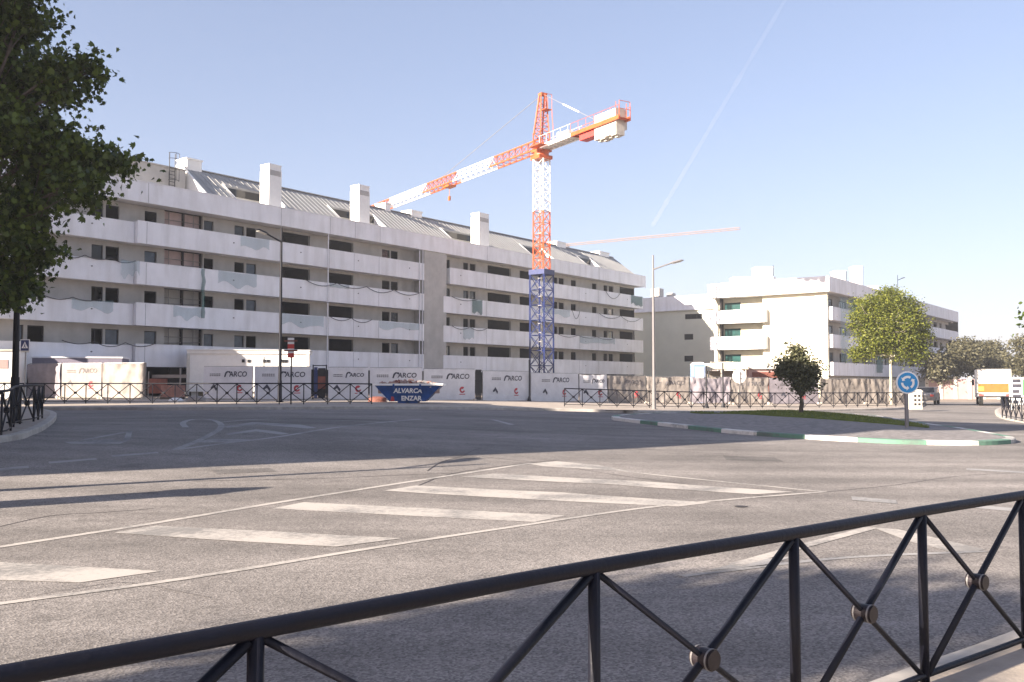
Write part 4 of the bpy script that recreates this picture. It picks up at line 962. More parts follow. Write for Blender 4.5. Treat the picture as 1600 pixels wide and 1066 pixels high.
# small pedestrian-crossing sign
g = gnd(38, 631, .12); Y = g.y; p = at(38, 540, Y)
cs = thing('crossing_sign', g, 'small square navy crossing sign with a white triangle beside the thick lamp post', 'traffic sign')
b = MB(g); b.tube((0, 0, 0), (0, 0, p.z - g.z), .03, 8); b.build('post', M['steel'], cs)
w = 7.2 / F * Y
b = MB(Vector((g.x, g.y - .06, p.z))); b.box(-w, w, -.012, .012, -w * 1.3, w * 1.3); b.build('sign_rim', M['white'], cs)
b = MB(Vector((g.x, g.y - .06, p.z))); b.box(-w * .86, w * .86, -.022, -.013, -w * 1.15, w * 1.15); b.build('sign_face', M['navy'], cs)
b = MB(Vector((g.x, g.y - .06, p.z))); b.prism([(-w * .7, -w * .6), (w * .7, -w * .6), (0, w * .85)], -.03, -.024); b.build('triangle', M['white'], cs)
b = MB(Vector((g.x, g.y - .06, p.z))); b.prism(disc(w * .1, 10, .01, w * .28), -.038, -.031); b.prism([(-w * .1, w * .15), (w * .12, w * .15), (w * .1, -w * .12), (w * .28, -w * .5), (w * .16, -w * .5), (0, -w * .2), (-w * .18, -w * .5), (-w * .3, -w * .5), (-w * .08, -w * .1)], -.038, -.031); b.build('walking_figure', M['navy'], cs)
# red and white slim signpost next to the lamp
g = gnd(454.5, 632, .12); Y = g.y
rp_ = thing('signpost', g, 'thin post topped by red and white boards beside the office cabin lamp', 'signpost')
p = at(454, 527, Y); b = MB(g); b.tube((0, 0, 0), (0, 0, p.z - g.z), .035, 8); b.build('post', M['dark'], rp_)
for (z0, z1, m) in ((528, 538, 'c_white'), (538, 545, 'red'), (545, 552, 'c_white'), (552, 559, 'red')):
    a, c = at(450, z1, Y), at(460, z0, Y); b = MB(); b.box(a.x, c.x, Y - .07, Y - .04, a.z, c.z); b.build('board', M[m], rp_)
for i, z in enumerate((533, 548)):
    a = at(455, z, Y); b = MB(); b.box(a.x - .3, a.x + .3, Y - .09, Y - .072, a.z - .035, a.z + .035); b.build('board_bar', M['rust'], rp_)
# plain posts by the fence
for px, y0, y1, lab in ((1130, 567, 637, 'thin dark pole rising above the pinkish tarps next to the canopy'), (1104, 571, 638, 'dark slim pole at the corner of the blue tank'), (827, 562, 627, 'slim dark pole with flared foot standing in front of the crane base')):
    g = gnd(px, y1, .12); b = MB(g); zt = at(px, y0, g.y).z - g.z; b.tube((0, 0, 0), (0, 0, zt), .045, 8); b.tube((0, 0, 0), (0, 0, .35), .16, 8, .05); tag(b.build('pole', M['dark']), lab, 'pole', 'slim poles along the far pavement')

# unseen column added west of the frame to cast a streak of shade over the lane
q = Vector((-3.9, 14.0, 0)) - SH * 8.2; q.z = terr(q.x, q.y) + .12
ac = thing('shadow_column', q, 'unseen green column with a domed cap, added west of the junction to shade the lane', 'shadow caster')
b = MB(q); b.tube((0, 0, 0), (0, 0, .3), .36, 20); b.build('base', M['concrete'], ac); b = MB(q); b.tube((0, 0, .3), (0, 0, 2.55), .30, 20); b.build('drum', M['green'], ac)
b = MB(q); b.tube((0, 0, 2.55), (0, 0, 2.65), .38, 20); b.tube((0, 0, 2.65), (0, 0, 3.0), .34, 20, .08); b.build('cap', M['green'], ac)
# ================================================================== WRITING
def text_mb(s, size, shear=0.0, bold=0.0):
    cu = bpy.data.curves.new('t', 'FONT'); cu.body = s; cu.size = size; cu.align_x = 'CENTER'; cu.align_y = 'CENTER'; cu.shear = shear; cu.offset = bold; cu.resolution_u = 3
    ob = bpy.data.objects.new('t', cu); COL.objects.link(ob); dg = bpy.context.evaluated_depsgraph_get()
    me = bpy.data.meshes.new_from_object(ob.evaluated_get(dg)); vs = [v.co.copy() for v in me.vertices]; fs = [tuple(p.vertices) for p in me.polygons]
    bpy.data.objects.remove(ob); bpy.data.curves.remove(cu); bpy.data.meshes.remove(me); return vs, fs
TXT = {}
def text(name, s, size, fr, x, z, y, m, parent, shear=0.0, bold=0.0, disp=None):
    key = (s, size, shear, bold)
    if key not in TXT: TXT[key] = text_mb(*key)
    vs, fs = TXT[key]; b = fr(); b.add([(x + v.x, y + (disp(x + v.x, z + v.y) if disp else 0), z + v.y) for v in vs], fs); return b.build(name, M[m], parent)
# ================================================================== SITE FENCE WITH PRINTED TARPS
def fpt(px):
    """point of the fence line seen in column px"""
    k = ray(px, 600).x / ray(px, 600).y
    for a, c in zip(fence[:-1], fence[1:]):
        ka, kc = a.x / a.y, c.x / c.y
        if ka <= k <= kc: t = (a.x - k * a.y) / ((a.x - k * a.y) - (c.x - k * c.y)); return a.lerp(c, t)
    return fence[-1]
def panel(a, c, m, wr, prints, label, h=2.0, seed=0, slack=0.0, icons=True, dark='ink'):
    A, C = fpt(a), fpt(c); d = (C - A); d.z = 0; L = d.length - .06; d.normalize(); nn = Vector((-d.y, d.x, 0)); zb = min(A.z, C.z)
    o = Vector((A.x, A.y, zb)) + d * .03; root = thing('site_fence_panel', o, label, 'fence panel', 'tarp-covered panels of the site fence')
    fr = lambda: MB(o, d, nn, Z)
    b = fr(); 
    for x in (.02, L - .02): b.tube((x, 0, -.04), (x, 0, h), .022, 6)
    for z in (.12, h - .02): b.tube((.02, 0, z), (L - .02, 0, z), .018, 6)
    x = .3
    while x < L - .1: b.tube((x, 0, .12), (x, 0, h), .006, 4); x += .3
    b.build('frame', M['steel'], root)
    b = fr()
    for x in (0, L): b.box(x - .12 if x else 0, x if x else .12, -.3, .3, -.03, .12)
    b.build('foot_block', M['concrete'], root)
    def disp(x, z):
        v = wr * (noise.noise(Vector((x * 1.3 + seed * 7, z * .5, seed))) + .5 * noise.noise(Vector((x * 3.4, z * 1.6 + x, seed + 4))))
        if wr > .05: v += wr * 1.1 * abs(noise.noise(Vector((x * 4.5 + z * 1.5, z * .7 - x, seed + 9))))
        v -= .02 * abs(math.sin(x * 3.1)) * (z < .4)
        return -.06 - abs(v)
    nx, nz = max(8, int(L * 9)), 18; vs = []
    for j in range(nz + 1):
        for i in range(nx + 1):
            x = L * i / nx; edge = .05 + .05 * wr * 8 * abs(noise.noise(Vector((x * 1.2, seed, 1)))); zt = h - .03 - slack * 4 * (i / nx) * (1 - i / nx) * abs(noise.noise(Vector((x * .8, seed * 3, 2)))) * 1.5
            z = edge + (zt - edge) * j / nz; vs.append((x, disp(x, z), z))
    b = fr(); b.add(vs, [(j * (nx + 1) + i, j * (nx + 1) + i + 1, (j + 1) * (nx + 1) + i + 1, (j + 1) * (nx + 1) + i) for j in range(nz) for i in range(nx)])
    tp = b.build('tarp', M[m], root, wr > .02); dd = lambda x, z: disp(x, z) - .016
    if prints:
        for q in range(prints):
            cx = L * (q + .5) / prints; s = min(L / prints / 3.4, 1.0)
            text('lettering', 'ARCO', .44 * s, fr, cx + .72 * s, h - .50, 0, dark, tp, .12, .008, dd)
            b = fr(); lx = cx - .25 * s; pts = [(lx, h - .66), (lx + .08 * s, h - .40), (lx + .2 * s, h - .30), (lx + .44 * s, h - .31), (lx + .42 * s, h - .38), (lx + .26 * s, h - .38), (lx + .17 * s, h - .46), (lx + .1 * s, h - .66)]
            b.add([(x, dd(x, z), z) for x, z in pts], [tuple(range(len(pts)))]); pts = [(lx + .27 * s, h - .36), (lx + .42 * s, h - .45), (lx + .46 * s, h - .34)]
            b.add([(x, dd(x, z), z) for x, z in pts], [(0, 1, 2)]); b.build('logo', M[dark], tp)
            b = fr()
            for zz in (h - .50, h - .60): 
                for kk in range(6): x0 = cx - 1.25 * s + kk * .13 * s; b.add([(x, dd(x, z), z) for x, z in ((x0, zz), (x0 + .1 * s, zz), (x0 + .1 * s, zz + .05), (x0, zz + .05))], [(0, 1, 2, 3)])
            b.build('fine_print', M['inkgrey'], tp)
            if icons:
                b = fr(); hx = cx - .95 * s; pts = [(hx - .24, h - 1.32), (hx, h - 1.06), (hx + .22, h - 1.36), (hx + .15, h - 1.50), (hx, h - 1.28), (hx - .14, h - 1.38)]
                b.add([(x, dd(x, z), z) for x, z in pts], [tuple(range(6))]); b.build('house_emblem', M[dark], tp)
                b = fr(); ex = cx + .85 * s; n = 20
                ring = [(ex + (.19 if k % 2 else .19) * math.cos(t), h - 1.32 + .2 * math.sin(t)) for k, t in enumerate(np.linspace(.9, 6.0, n))] + [(ex + .08 * math.cos(t), h - 1.34 + .08 * math.sin(t)) for t in np.linspace(6.0, .9, n)]
                b.add([(x, dd(x, z), z) for x, z in ring], [(i, i + 1, 2 * n - 2 - i, 2 * n - 1 - i) for i in range(n - 1)])
                b.add([(x, dd(x, z), z) for x, z in ((ex - .2, h - 1.62), (ex + .2, h - 1.62), (ex + .2, h - 1.57), (ex - .2, h - 1.57))], [(0, 1, 2, 3)]); b.build('round_emblem', M['inkred'], tp)
    return root
F_ = [(-150, -80, 'tarplil', .10, 0, 'rumpled lilac tarp panel west of the thick lamp post'), (-80, -5, 'tarp', .05, 0, 'plain pale tarp panel just west of the thick lamp post'),
 (45, 96, 'tarplil', .14, 0, 'badly crumpled lilac tarp panel behind the bunched railing end'), (97, 160, 'tarptan', .04, 1, 'greyish printed tarp panel, the westernmost with readable lettering'),
 (161, 229, 'tarptan', .15, 0, 'crumpled pale tarp panel beside the orange mesh gap'), (318, 396, 'tarp', .04, 1, 'creased printed tarp panel in front of the office cabin'),
 (397, 487, 'tarp', .02, 1, 'clean white printed tarp panel behind the dark street lamp'), (512, 576, 'tarp', .09, 1, 'wrinkled greyish printed tarp panel between the rusty gate and the blue skip'),
 (577, 660, 'tarp', .05, 1, 'pale tarp panel mostly hidden behind the blue skip'), (661, 742, 'tarp', .025, 1, 'flat white printed tarp panel between the blue skip and slatted gap'),
 (753, 826, 'tarp', .02, 1, 'smooth white printed tarp panel east of the slatted gap'), (828, 903, 'tarp', .03, 1, 'white printed tarp panel in front of the crane base'),
 (904, 948, 'tarp', .07, 1, 'gathered white printed tarp panel east of the crane base'), (949, 1008, 'tarptan', .10, 1, 'tan printed tarp panel just west of the grey street lamp'),
 (1009, 1076, 'tarptan', .14, 1, 'cream printed tarp panel behind the grey street lamp'), (1077, 1140, 'tarplil', .20, 0, 'mauve folded tarp panel below the blue tank'),
 (1141, 1200, 'tarptan', .16, 1, 'tan folded tarp panel behind the pale round sign'), (1201, 1278, 'tarplil', .03, 1, 'smooth mauve printed tarp panel behind the dark olive tree'),
 (1279, 1350, 'tarptan', .13, 0, 'tan tarp panel between the olive tree and the lime-green tree'), (1351, 1428, 'tarptan', .15, 0, 'last tan tarp panel beside the lime-green tree trunk')]
for i, (a, c, m, wr, pr, lab) in enumerate(F_):
    if c - a > 60 and a < 0: pass
    panel(a, c, m, wr, pr, lab, h=2.25 if a < 200 and a > 0 else 2.0, seed=i * 1.7, slack=.12 if wr > .05 else .02, dark='inkgrey' if m == 'tarptan' else 'ink')
# orange mesh gap with a pallet of bricks
A, C = fpt(231), fpt(286); d = (C - A); d.z = 0; L = d.length; d.normalize(); nn = Vector((-d.y, d.x, 0))
g = thing('mesh_barrier', A, 'red-orange mesh barrier with a white post filling the gap before the office cabin', 'barrier')
b = MB(A, d, nn, Z); b.box(0, L * .55, -.02, .02, .35, 1.25); b.build('panel', M['rust'], g)
b = MB(A, d, nn, Z); b.box(.05, L, .3, .34, 1.3, 1.5); b.tube((L - .2, 0, 0), (L - .2, 0, 1.9), .05, 8); b.tube((.05, 0, 0), (.05, 0, 1.7), .04, 8); b.build('rail', M['tarptan'], g)
pa = A + d * (L * .6) - nn * .3; g = thing('brick_pallet', pa, 'wrapped pallet of brown bricks in the gap before the office cabin', 'pallet')
b = MB(pa, d, nn, Z); 
for k in range(3): b.box(0, 1.1, -.5 + k * .4, -.4 + k * .4, 0, .1)
b.box(0, 1.1, -.5, .5, .1, .13); b.build('pallet_base', M['bark'], g)
b = MB(pa, d, nn, Z)
for k in range(6):
    for q in range(5): b.box(.03 + q * .21, .03 + q * .21 + .2, -.47, .47, .132 + k * .12, .132 + k * .12 + .112)
b.build('bricks', M['brick'], g)
# heap of sacks
for px, lab, m, s in ((306, 'crumpled orange sack on the far pavement beside the office cabin corner', 'tarptan', .42), (590, 'brown sack slumped against the end of the blue skip', 'rust', .4), (275, 'small white sack at the foot of the white post', 'white', .3)):
    g = gnd(px, 628, .12); b = MB(g); vs = []; n = 12
    for j in range(7):
        for i in range(n):
            t = 2 * math.pi * i / n; ph = math.pi * .5 * j / 6; rr_ = s * (math.cos(ph) ** .6 + .001) * (1 + .25 * noise.noise(Vector((math.cos(t) * 2, math.sin(t) * 2, j * .5 + px)))); vs.append((rr_ * 1.3 * math.cos(t), rr_ * math.sin(t), s * .75 * math.sin(ph) - .01))
    b.add(vs, [(j * n + i, j * n + (i + 1) % n, (j + 1) * n + (i + 1) % n, (j + 1) * n + i) for j in range(6) for i in range(n)]); tag(b.build('sack', M[m], None, True), lab, 'sack', 'sacks left by the fence')
# pedestrian gate in the fence
A, C = fpt(488), fpt(511); d = (C - A); d.z = 0; L = d.length; d.normalize(); nn = Vector((-d.y, d.x, 0))
g = thing('site_gate', A, 'narrow gate with dark leaf and rusty lower boards between two printed tarps', 'gate')
b = MB(A, d, nn, Z); b.tube((.04, 0, 0), (.04, 0, 2.1), .04, 8); b.tube((L - .04, 0, 0), (L - .04, 0, 2.1), .04, 8); b.tube((.04, 0, 2.05), (L - .04, 0, 2.05), .03, 8); b.build('gate_frame', M['dark'], g)
b = MB(A, d, nn, Z); b.box(.1, L * .35, -.02, .02, .1, 1.95); b.build('dark_leaf', M['navy'], g)
b = MB(A, d, nn, Z); b.box(L * .38, L - .1, -.02, .02, .65, 1.4); b.build('board', M['rust'], g)
b = MB(A, d, nn, Z); b.box(L * .38, L - .1, .2, .24, .1, 1.9); b.build('back_leaf', M['inner'], g)
# slatted gap
A, C = fpt(743), fpt(752); d = (C - A); d.z = 0; L = d.length; d.normalize(); nn = Vector((-d.y, d.x, 0))
g = thing('slatted_gate', A, 'dark vertical-slat leaf closing the gap between two clean printed tarps', 'gate')
b = MB(A, d, nn, Z)
for k in range(5): b.box(.02 + k * L / 5, .02 + k * L / 5 + L / 9, -.02, .02, .05, 1.95)
b.box(0, L, -.035, -.021, 1.85, 1.93); b.build('slats', M['dark'], g)
b = MB(A, d, nn, Z); b.box(0, L, .021, .05, 1.3, 1.9); b.build('back_sheet', M['steel'], g)

# ================================================================== OFFICE CABIN behind the tarps
def boxframe(px0, px1, Y, rot=0.0):
    a = at(px0, 600, Y); d = Vector((math.cos(rot), math.sin(rot), 0)); nn = Vector((-d.y, d.x, 0)); k = ray(px1, 600).x / ray(px1, 600).y
    L = (k * a.y - a.x) / (d.x - k * d.y); return Vector((a.x, a.y, terr(a.x, a.y) + .13)), d, nn, L
o_, d, nn, L = boxframe(291, 483, 68, R(8)); zt = at(300, 546, 68).z - o_.z
g = thing('office_cabin', o_, 'large white site office cabin with flat rimmed roof behind the creased printed tarp', 'site cabin')
b = MB(o_, d, nn, Z); b.box(.15, L - .15, .1, 2.6, .35, zt - .3); b.build('body', M['white'], g)
b = MB(o_, d, nn, Z); b.box(0, L, 0, 2.75, zt - .298, zt - .05); b.box(-.06, L + .06, -.08, 2.83, zt - .048, zt); b.build('roof', M['white'], g)
b = MB(o_, d, nn, Z)
for x in (0, L - .2): b.box(x, x + .2, 0, .098, .1, zt - .3)
for x in (.3, L / 2, L - .8): b.box(x, x + .5, .3, 2.4, 0, .348)
b.build('corner_post', M['framew'], g)
for px in (380, 389, 413, 419, 442, 447):
    k = ray(px, 558).x / ray(px, 558).y; x = (k * (o_.y + nn.y * .1) - (o_.x + nn.x * .1)) / (d.x - k * d.y); b = MB(o_, d, nn, Z); b.box(x - .09, x + .12, .05, .098, zt - .95, zt - .72); b.build('vent', M['dark'], g)
b = MB(o_, d, nn, Z); b.box(L * .62, L * .62 + .06, .08, .098, .4, zt - .5); b.build('joint', M['inkgrey'], g)
# second cabin at west: white walls, their lilac shade put into the colour
o_, d, nn, L = boxframe(47, 190, 61.5, R(12)); zt = at(60, 557, 61.5).z - o_.z
g = thing('storage_cabin', o_, 'pale lilac storage cabin with a barred vent, behind the crumpled tarps', 'site cabin')
b = MB(o_, d, nn, Z); b.box(0, L, 0, 2.4, .15, zt - .1); b.build('body', M['shadewall'], g); b = MB(o_, d, nn, Z); b.box(-.05, L + .05, -.05, 2.45, zt - .098, zt); b.box(.2, .6, .2, 2.2, 0, .148); b.box(L - .6, L - .2, .2, 2.2, 0, .148); b.build('roof', M['band'], g)
b = MB(o_, d, nn, Z)
for k in range(7): b.box(1.75 + k * .11, 1.8 + k * .11, -.03, -.002, zt - .95, zt - .5)
b.build('barred_vent', M['dark'], g)
# white hut at the picture's west edge
o_, d, nn, L = boxframe(-90, 24, 57, R(14)); zt = at(0, 545, 57).z - o_.z
g = thing('guard_hut', o_, 'cream white hut with a small dark window behind the thick lamp post', 'hut')
b = MB(o_, d, nn, Z); b.box(0, L, 0, 2.6, 0, zt - .1); b.build('body', M['white'], g); b = MB(o_, d, nn, Z); b.box(-.08, L + .08, -.08, 2.7, zt - .098, zt); b.build('roof', M['concrete'], g)
b = MB(o_, d, nn, Z); b.box(L - 1.0, L - .45, -.03, -.002, zt - 1.2, zt - .65); b.build('window', M['mauve'], g); b = MB(o_, d, nn, Z); b.box(0, L, -.04, -.002, 1.0, 1.15); b.build('ledge', M['framew'], g)
# small rooftop things behind fence east
o_, d, nn, L = boxframe(1085, 1102, 73, R(5)); g = thing('portable_toilet', o_, 'light blue portable toilet cubicle behind the mauve folded tarp', 'toilet cubicle')
zt = at(1090, 566, 73).z - o_.z; b = MB(o_, d, nn, Z); b.box(0, L, 0, 1.1, 0, zt - .2); b.build('body', M['ltblue'], g); b = MB(o_, d, nn, Z); b.prism([(-.04, zt - .2), (L + .04, zt - .2), (L * .8, zt), (L * .2, zt)], -.04, 1.14); b.build('roof', M['white'], g)
b = MB(o_, d, nn, Z); b.box(.1, L - .1, -.03, -.002, .1, zt - .4); b.build('door', M['band'], g)
o_, d, nn, L = boxframe(1106, 1168, 74, R(4)); g = thing('canopy_shelter', o_, 'cream canopy shelter on posts behind the pale round sign', 'canopy')
zt = at(1130, 565, 74).z - o_.z; z1 = at(1130, 577, 74).z - o_.z; b = MB(o_, d, nn, Z); b.prism([(-.1, z1), (L + .1, z1), (L, zt - .1), (L * .5, zt), (.1, zt - .15)], 0, 3); b.build('roof', M['cream'], g)
for x in (.1, L * .35, L * .68, L - .1):
    for y in (.1, 2.9): b = MB(o_, d, nn, Z); b.tube((x, y, 0), (x, y, z1 + .01), .05, 8); b.build('post', M['concrete'], g)
b = MB(o_, d, nn, Z); b.box(.2, L - .2, 2.6, 2.66, .1, z1 - .1); b.build('back_curtain', M['tarptan'], g)
o_, d, nn, L = boxframe(1169, 1250, 76, R(4)); g = thing('brick_hut', o_, 'low rosy-brown rendered hut with overhanging slab roof, left of the olive tree', 'hut'); g['label'] = 'low rosy-brown rendered hut with overhanging slab roof beside the canopy shelter'
zt = at(1190, 572, 76).z - o_.z; b = MB(o_, d, nn, Z); b.box(.1, L, .2, 3, 0, zt - .25); b.build('body', M['mauve'], g); b = MB(o_, d, nn, Z); b.box(0, L + .2, 0, 3.2, zt - .248, zt); b.box(.6, 1.8, .8, 2, zt + .002, zt + .5); b.build('roof', M['framew'], g)
b = MB(o_, d, nn, Z); b.box(.4, 2.6, .15, .198, .6, zt - .5); b.build('window', M['rust'], g)
# scaffold frame under the white balconies
o_, d, nn, L = boxframe(1122, 1212, 101, R(35)); g = thing('scaffold', o_, 'thin cream scaffold in front of the sunlit block lower balconies', 'scaffold')
b = MB(o_, d, nn, Z); 
for x in np.linspace(0, L, 5):
    for y in (0, 1.0): b.tube((x, y, 0), (x, y, 4.0), .05, 5)
for z in (1.2, 2.2, 3.2, 3.9):
    for y in (0, 1.0): b.tube((0, y, z), (L, y, z), .05, 5)
b.build('tube_frame', M['concrete'], g); b = MB(o_, d, nn, Z); b.box(0, L, .05, .95, 2.95, 3.0); b.box(0, L, .05, .95, 1.0, 1.05); b.build('deck', M['tarptan'], g)

# ================================================================== BLUE SKIP
g0 = gnd(640, 630.5, .12); Y = g0.y; xl, xr = at(584, 601, Y).x, at(691, 601, Y).x; bl_, br_ = at(608, 628, Y).x, at(664, 628, Y).x; zt = at(640, 601, Y).z - g0.z
g = thing('skip', g0, 'blue waste skip with white lettering, heaped with rubble on the far pavement', 'skip')
def SK(): return MB((0, Y, g0.z))
t_ = .07; W2 = 1.7
b = SK(); v = [(xl, 0, zt), (xr, 0, zt), (xr, W2, zt), (xl, W2, zt), (bl_, .15, .1), (br_, .15, .1), (br_, W2 - .15, .1), (bl_, W2 - .15, .1),
     (xl + t_, t_, zt), (xr - t_, t_, zt), (xr - t_, W2 - t_, zt), (xl + t_, W2 - t_, zt), (bl_ + t_, .15 + t_, .18), (br_ - t_, .15 + t_, .18), (br_ - t_, W2 - .15 - t_, .18), (bl_ + t_, W2 - .15 - t_, .18)]
b.add(v, [(0, 4, 5, 1), (1, 5, 6, 2), (2, 6, 7, 3), (3, 7, 4, 0), (7, 6, 5, 4), (8, 9, 13, 12), (9, 10, 14, 13), (10, 11, 15, 14), (11, 8, 12, 15), (12, 13, 14, 15), (0, 1, 9, 8), (1, 2, 10, 9), (2, 3, 11, 10), (3, 0, 8, 11)]); b.build('body', M['skipblue'], g)
b = SK()
for p, q in (((xl - .04, -.03, zt), (xr + .04, -.03, zt)), ((xl - .04, W2 + .03, zt), (xr + .04, W2 + .03, zt)), ((xl - .03, 0, zt), (xl - .03, W2, zt)), ((xr + .03, 0, zt), (xr + .03, W2, zt))): b.bar(p, q, .09, .1)
b.build('rim', M['white'], g)
b = SK()
for x in (xl + .95, xr - 1.15): b.box(x, x + .1, -.08, -.0, zt - .25, zt + .02); b.tube((x + .05, -.2, zt - .18), (x + .05, 0, zt - .18), .05, 8)
b.box(bl_ + .4, bl_ + .95, .2, W2 - .2, 0, .1); b.box(br_ - .95, br_ - .4, .2, W2 - .2, 0, .1); b.build('lifting_lug', M['skipblue'], g)
sl = .15 / (zt - .1)
fr = lambda: MB((0, Y, g0.z)); dy = lambda x, z: (zt - z) * sl - .02
text('lettering', 'ALVARCA', .32, fr, (xl + xr) / 2 - .02, zt - .32, 0, 'white', g, .15, .012, dy); text('lettering', 'ENZAR', .32, fr, (xl + xr) / 2 + .16, zt - .70, 0, 'white', g, 0, .012, dy)
b = fr(); x = (xl + xr) / 2 - .78; pts = [(x - .12, zt - .84), (x + .1, zt - .84), (x + .06, zt - .62), (x - .06, zt - .60)]; b.add([(p[0], dy(*p), p[1]) for p in pts], [(0, 1, 2, 3)]); b.build('logo', M['inkred'], g)
rb = random.Random(9); b = SK()
for k in range(260):
    x = rb.uniform(xl + .25, xr - .3); y = rb.uniform(.2, W2 - .2); hh = zt - .12 + .28 * (1 - abs(x - (xl + xr) / 2) / 2.1) * rb.random(); s = rb.uniform(.05, .16)
    q = Matrix.Rotation(rb.uniform(0, 3), 3, Vector((rb.random(), rb.random(), rb.random())).normalized()); b.m = rb.choice([0, 0, 1, 2])
    vs = [Vector((x, y, hh)) + q @ Vector((i * s, j_ * s * rb.uniform(.5, .9), l * s * .7)) for i, j_, l in ((-1, -1, -1), (1, -1, -1), (1, 1, -1), (-1, 1, -1), (-1, -1, 1), (1, -1, 1), (1, 1, 1), (-1, 1, 1))]
    b.add(vs, [(3, 2, 1, 0), (4, 5, 6, 7), (0, 1, 5, 4), (1, 2, 6, 5), (2, 3, 7, 6), (3, 0, 4, 7)])
b.m = 0; b.box(xl + .2, xr - .25, .12, W2 - .12, zt - .45, zt - .1)
o = b.build('rubble', [M['rubble'], M['concrete'], M['rust']]); tag(o, 'heap of broken bricks and plaster filling the blue skip', 'rubble', kind='stuff')

# ================================================================== TRUCK
g0 = gnd(1552, 634.5); Y = g0.y; xl, xr = at(1527, 600, Y).x, at(1576, 600, Y).x; WX = xr - xl; td = Vector((.42, .9075, 0)).normalized(); tx = Vector((td.y, -td.x, 0)); zt = at(1550, 577, Y).z - g0.z
to = Vector((xl, Y, g0.z)); g = thing('box_truck', to, 'white box truck with an orange band across its rear doors, stopped beyond the roundabout', 'truck'); WX *= .97
def TK(): return MB(to, tx, td, Z)
b = TK(); b.box(0, WX, 0, 6.2, 1.0, zt); b.build('cargo_box', M['white'], g)
b = TK(); b.box(.06, WX - .06, -.03, -.002, 1.05, 1.75); b.build('orange_panel', M['orange'], g); b = TK(); b.box(.06, WX / 2 - .02, -.03, -.002, 1.76, zt - .1); b.box(WX / 2 + .02, WX - .06, -.03, -.002, 1.76, zt - .1); b.build('rear_door', M['white'], g)
b = TK(); 
for x in (0, WX - .05): b.box(x, x + .05, -.045, -.003, 1.0, zt)
b.box(0, WX, -.045, -.003, zt - .08, zt + .01); b.build('door_frame', M['steel'], g)
b = TK(); b.box(.05, .45, -.05, -.031, 1.2, 1.5); b.build('plate', M['yellow'], g)
b = TK(); b.box(.0, WX, -.1, .05, .78, .92); b.box(.3, WX - .3, .1, 6, .82, .998); b.build('bumper', M['steel'], g)
for x in (.08, WX - .42): b = TK(); b.box(x, x + .34, -.13, -.102, .8, .91); b.build('tail_light', M['red'], g)
for x in (.12, WX - .42):
    for y in (1.3, 7.2):
        b = TK(); b.tube((x, y, .46), (x + .3, y, .46), .46, 20); w = b.build('wheel', M['rubber'], g); b = TK(); b.tube((x - .01, y, .46), (x + .31, y, .46), .22, 14); b.build('hub', M['steel'], w)
b = TK(); b.prism([(.05, .6), (WX - .05, .6), (WX - .05, 2.2), (WX - .2, 2.6), (.2, 2.6), (.05, 2.2)], 6.5, 8.3); b.build('cab', M['white'], g)
b = TK(); b.box(WX - .3, WX + .0, 6.25, 6.48, .6, 2.4); b.build('cab_gap', M['dark'], g)
b = TK(); b.box(-.2, -.02, 6.8, 6.9, 1.6, 2.1); b.box(WX + .02, WX + .2, 6.8, 6.9, 1.6, 2.1); b.build('mirror', M['dark'], g)
# utility cabinet behind sign
g0 = gnd(1432, 640, .12); Y = g0.y; x0, x1 = at(1423, 620, Y).x, at(1441, 620, Y).x; g = thing('utility_cabinet', g0, 'squat pale utility cabinet with dark vent holes beside the round blue sign', 'cabinet')
zt = at(1430, 612, Y).z - g0.z; b = MB((0, Y, g0.z)); b.box(x0, x1, 0, .6, 0, zt); b.build('body', M['concrete'], g); b = MB((0, Y, g0.z)); b.prism([(x0 - .06, zt), (x1 + .06, zt), (x1 - .1, zt + .12), (x0 + .1, zt + .12)], -.05, .65); b.build('lid', M['framew'], g)
b = MB((0, Y, g0.z))
for i in range(3):
    for j in range(3): b.box(x0 + .2 + i * .24, x0 + .34 + i * .24, -.01, -.001, .25 + j * .25, .38 + j * .25)
b.build('vent_grille', M['dark'], g)
# notice board at the east edge
g0 = gnd(1590, 640, .12); Y = g0.y; g = thing('notice_board', g0, 'white and green information totem behind the corner railing by the truck', 'notice board'); x0, x1 = at(1578, 600, Y).x, at(1612, 600, Y).x; z1 = at(1590, 590, Y).z - g0.z
b = MB((0, Y, g0.z)); b.box(x0, x1, 0, .12, .3, z1); b.box(x0 + .1, x0 + .25, .02, .1, -.05, .3); b.box(x1 - .25, x1 - .1, .02, .1, -.05, .3); b.build('board', M['white'], g)
b = MB((0, Y, g0.z)); b.box((x0 + x1) / 2 + .1, x1 - .05, -.02, -.002, z1 - 1.1, z1 - .1); b.build('green_panel', M['green'], g)
b = MB((0, Y, g0.z)); 
for i, (q, w) in enumerate(((.1, .5), (.4, .55), (.75, .4), (1.05, .5), (1.4, .35))): b.box(x0 + .15, x0 + .15 + w, -.02, -.002, z1 - q - .2, z1 - q)
b.build('dark_marking', M['ink'], g)

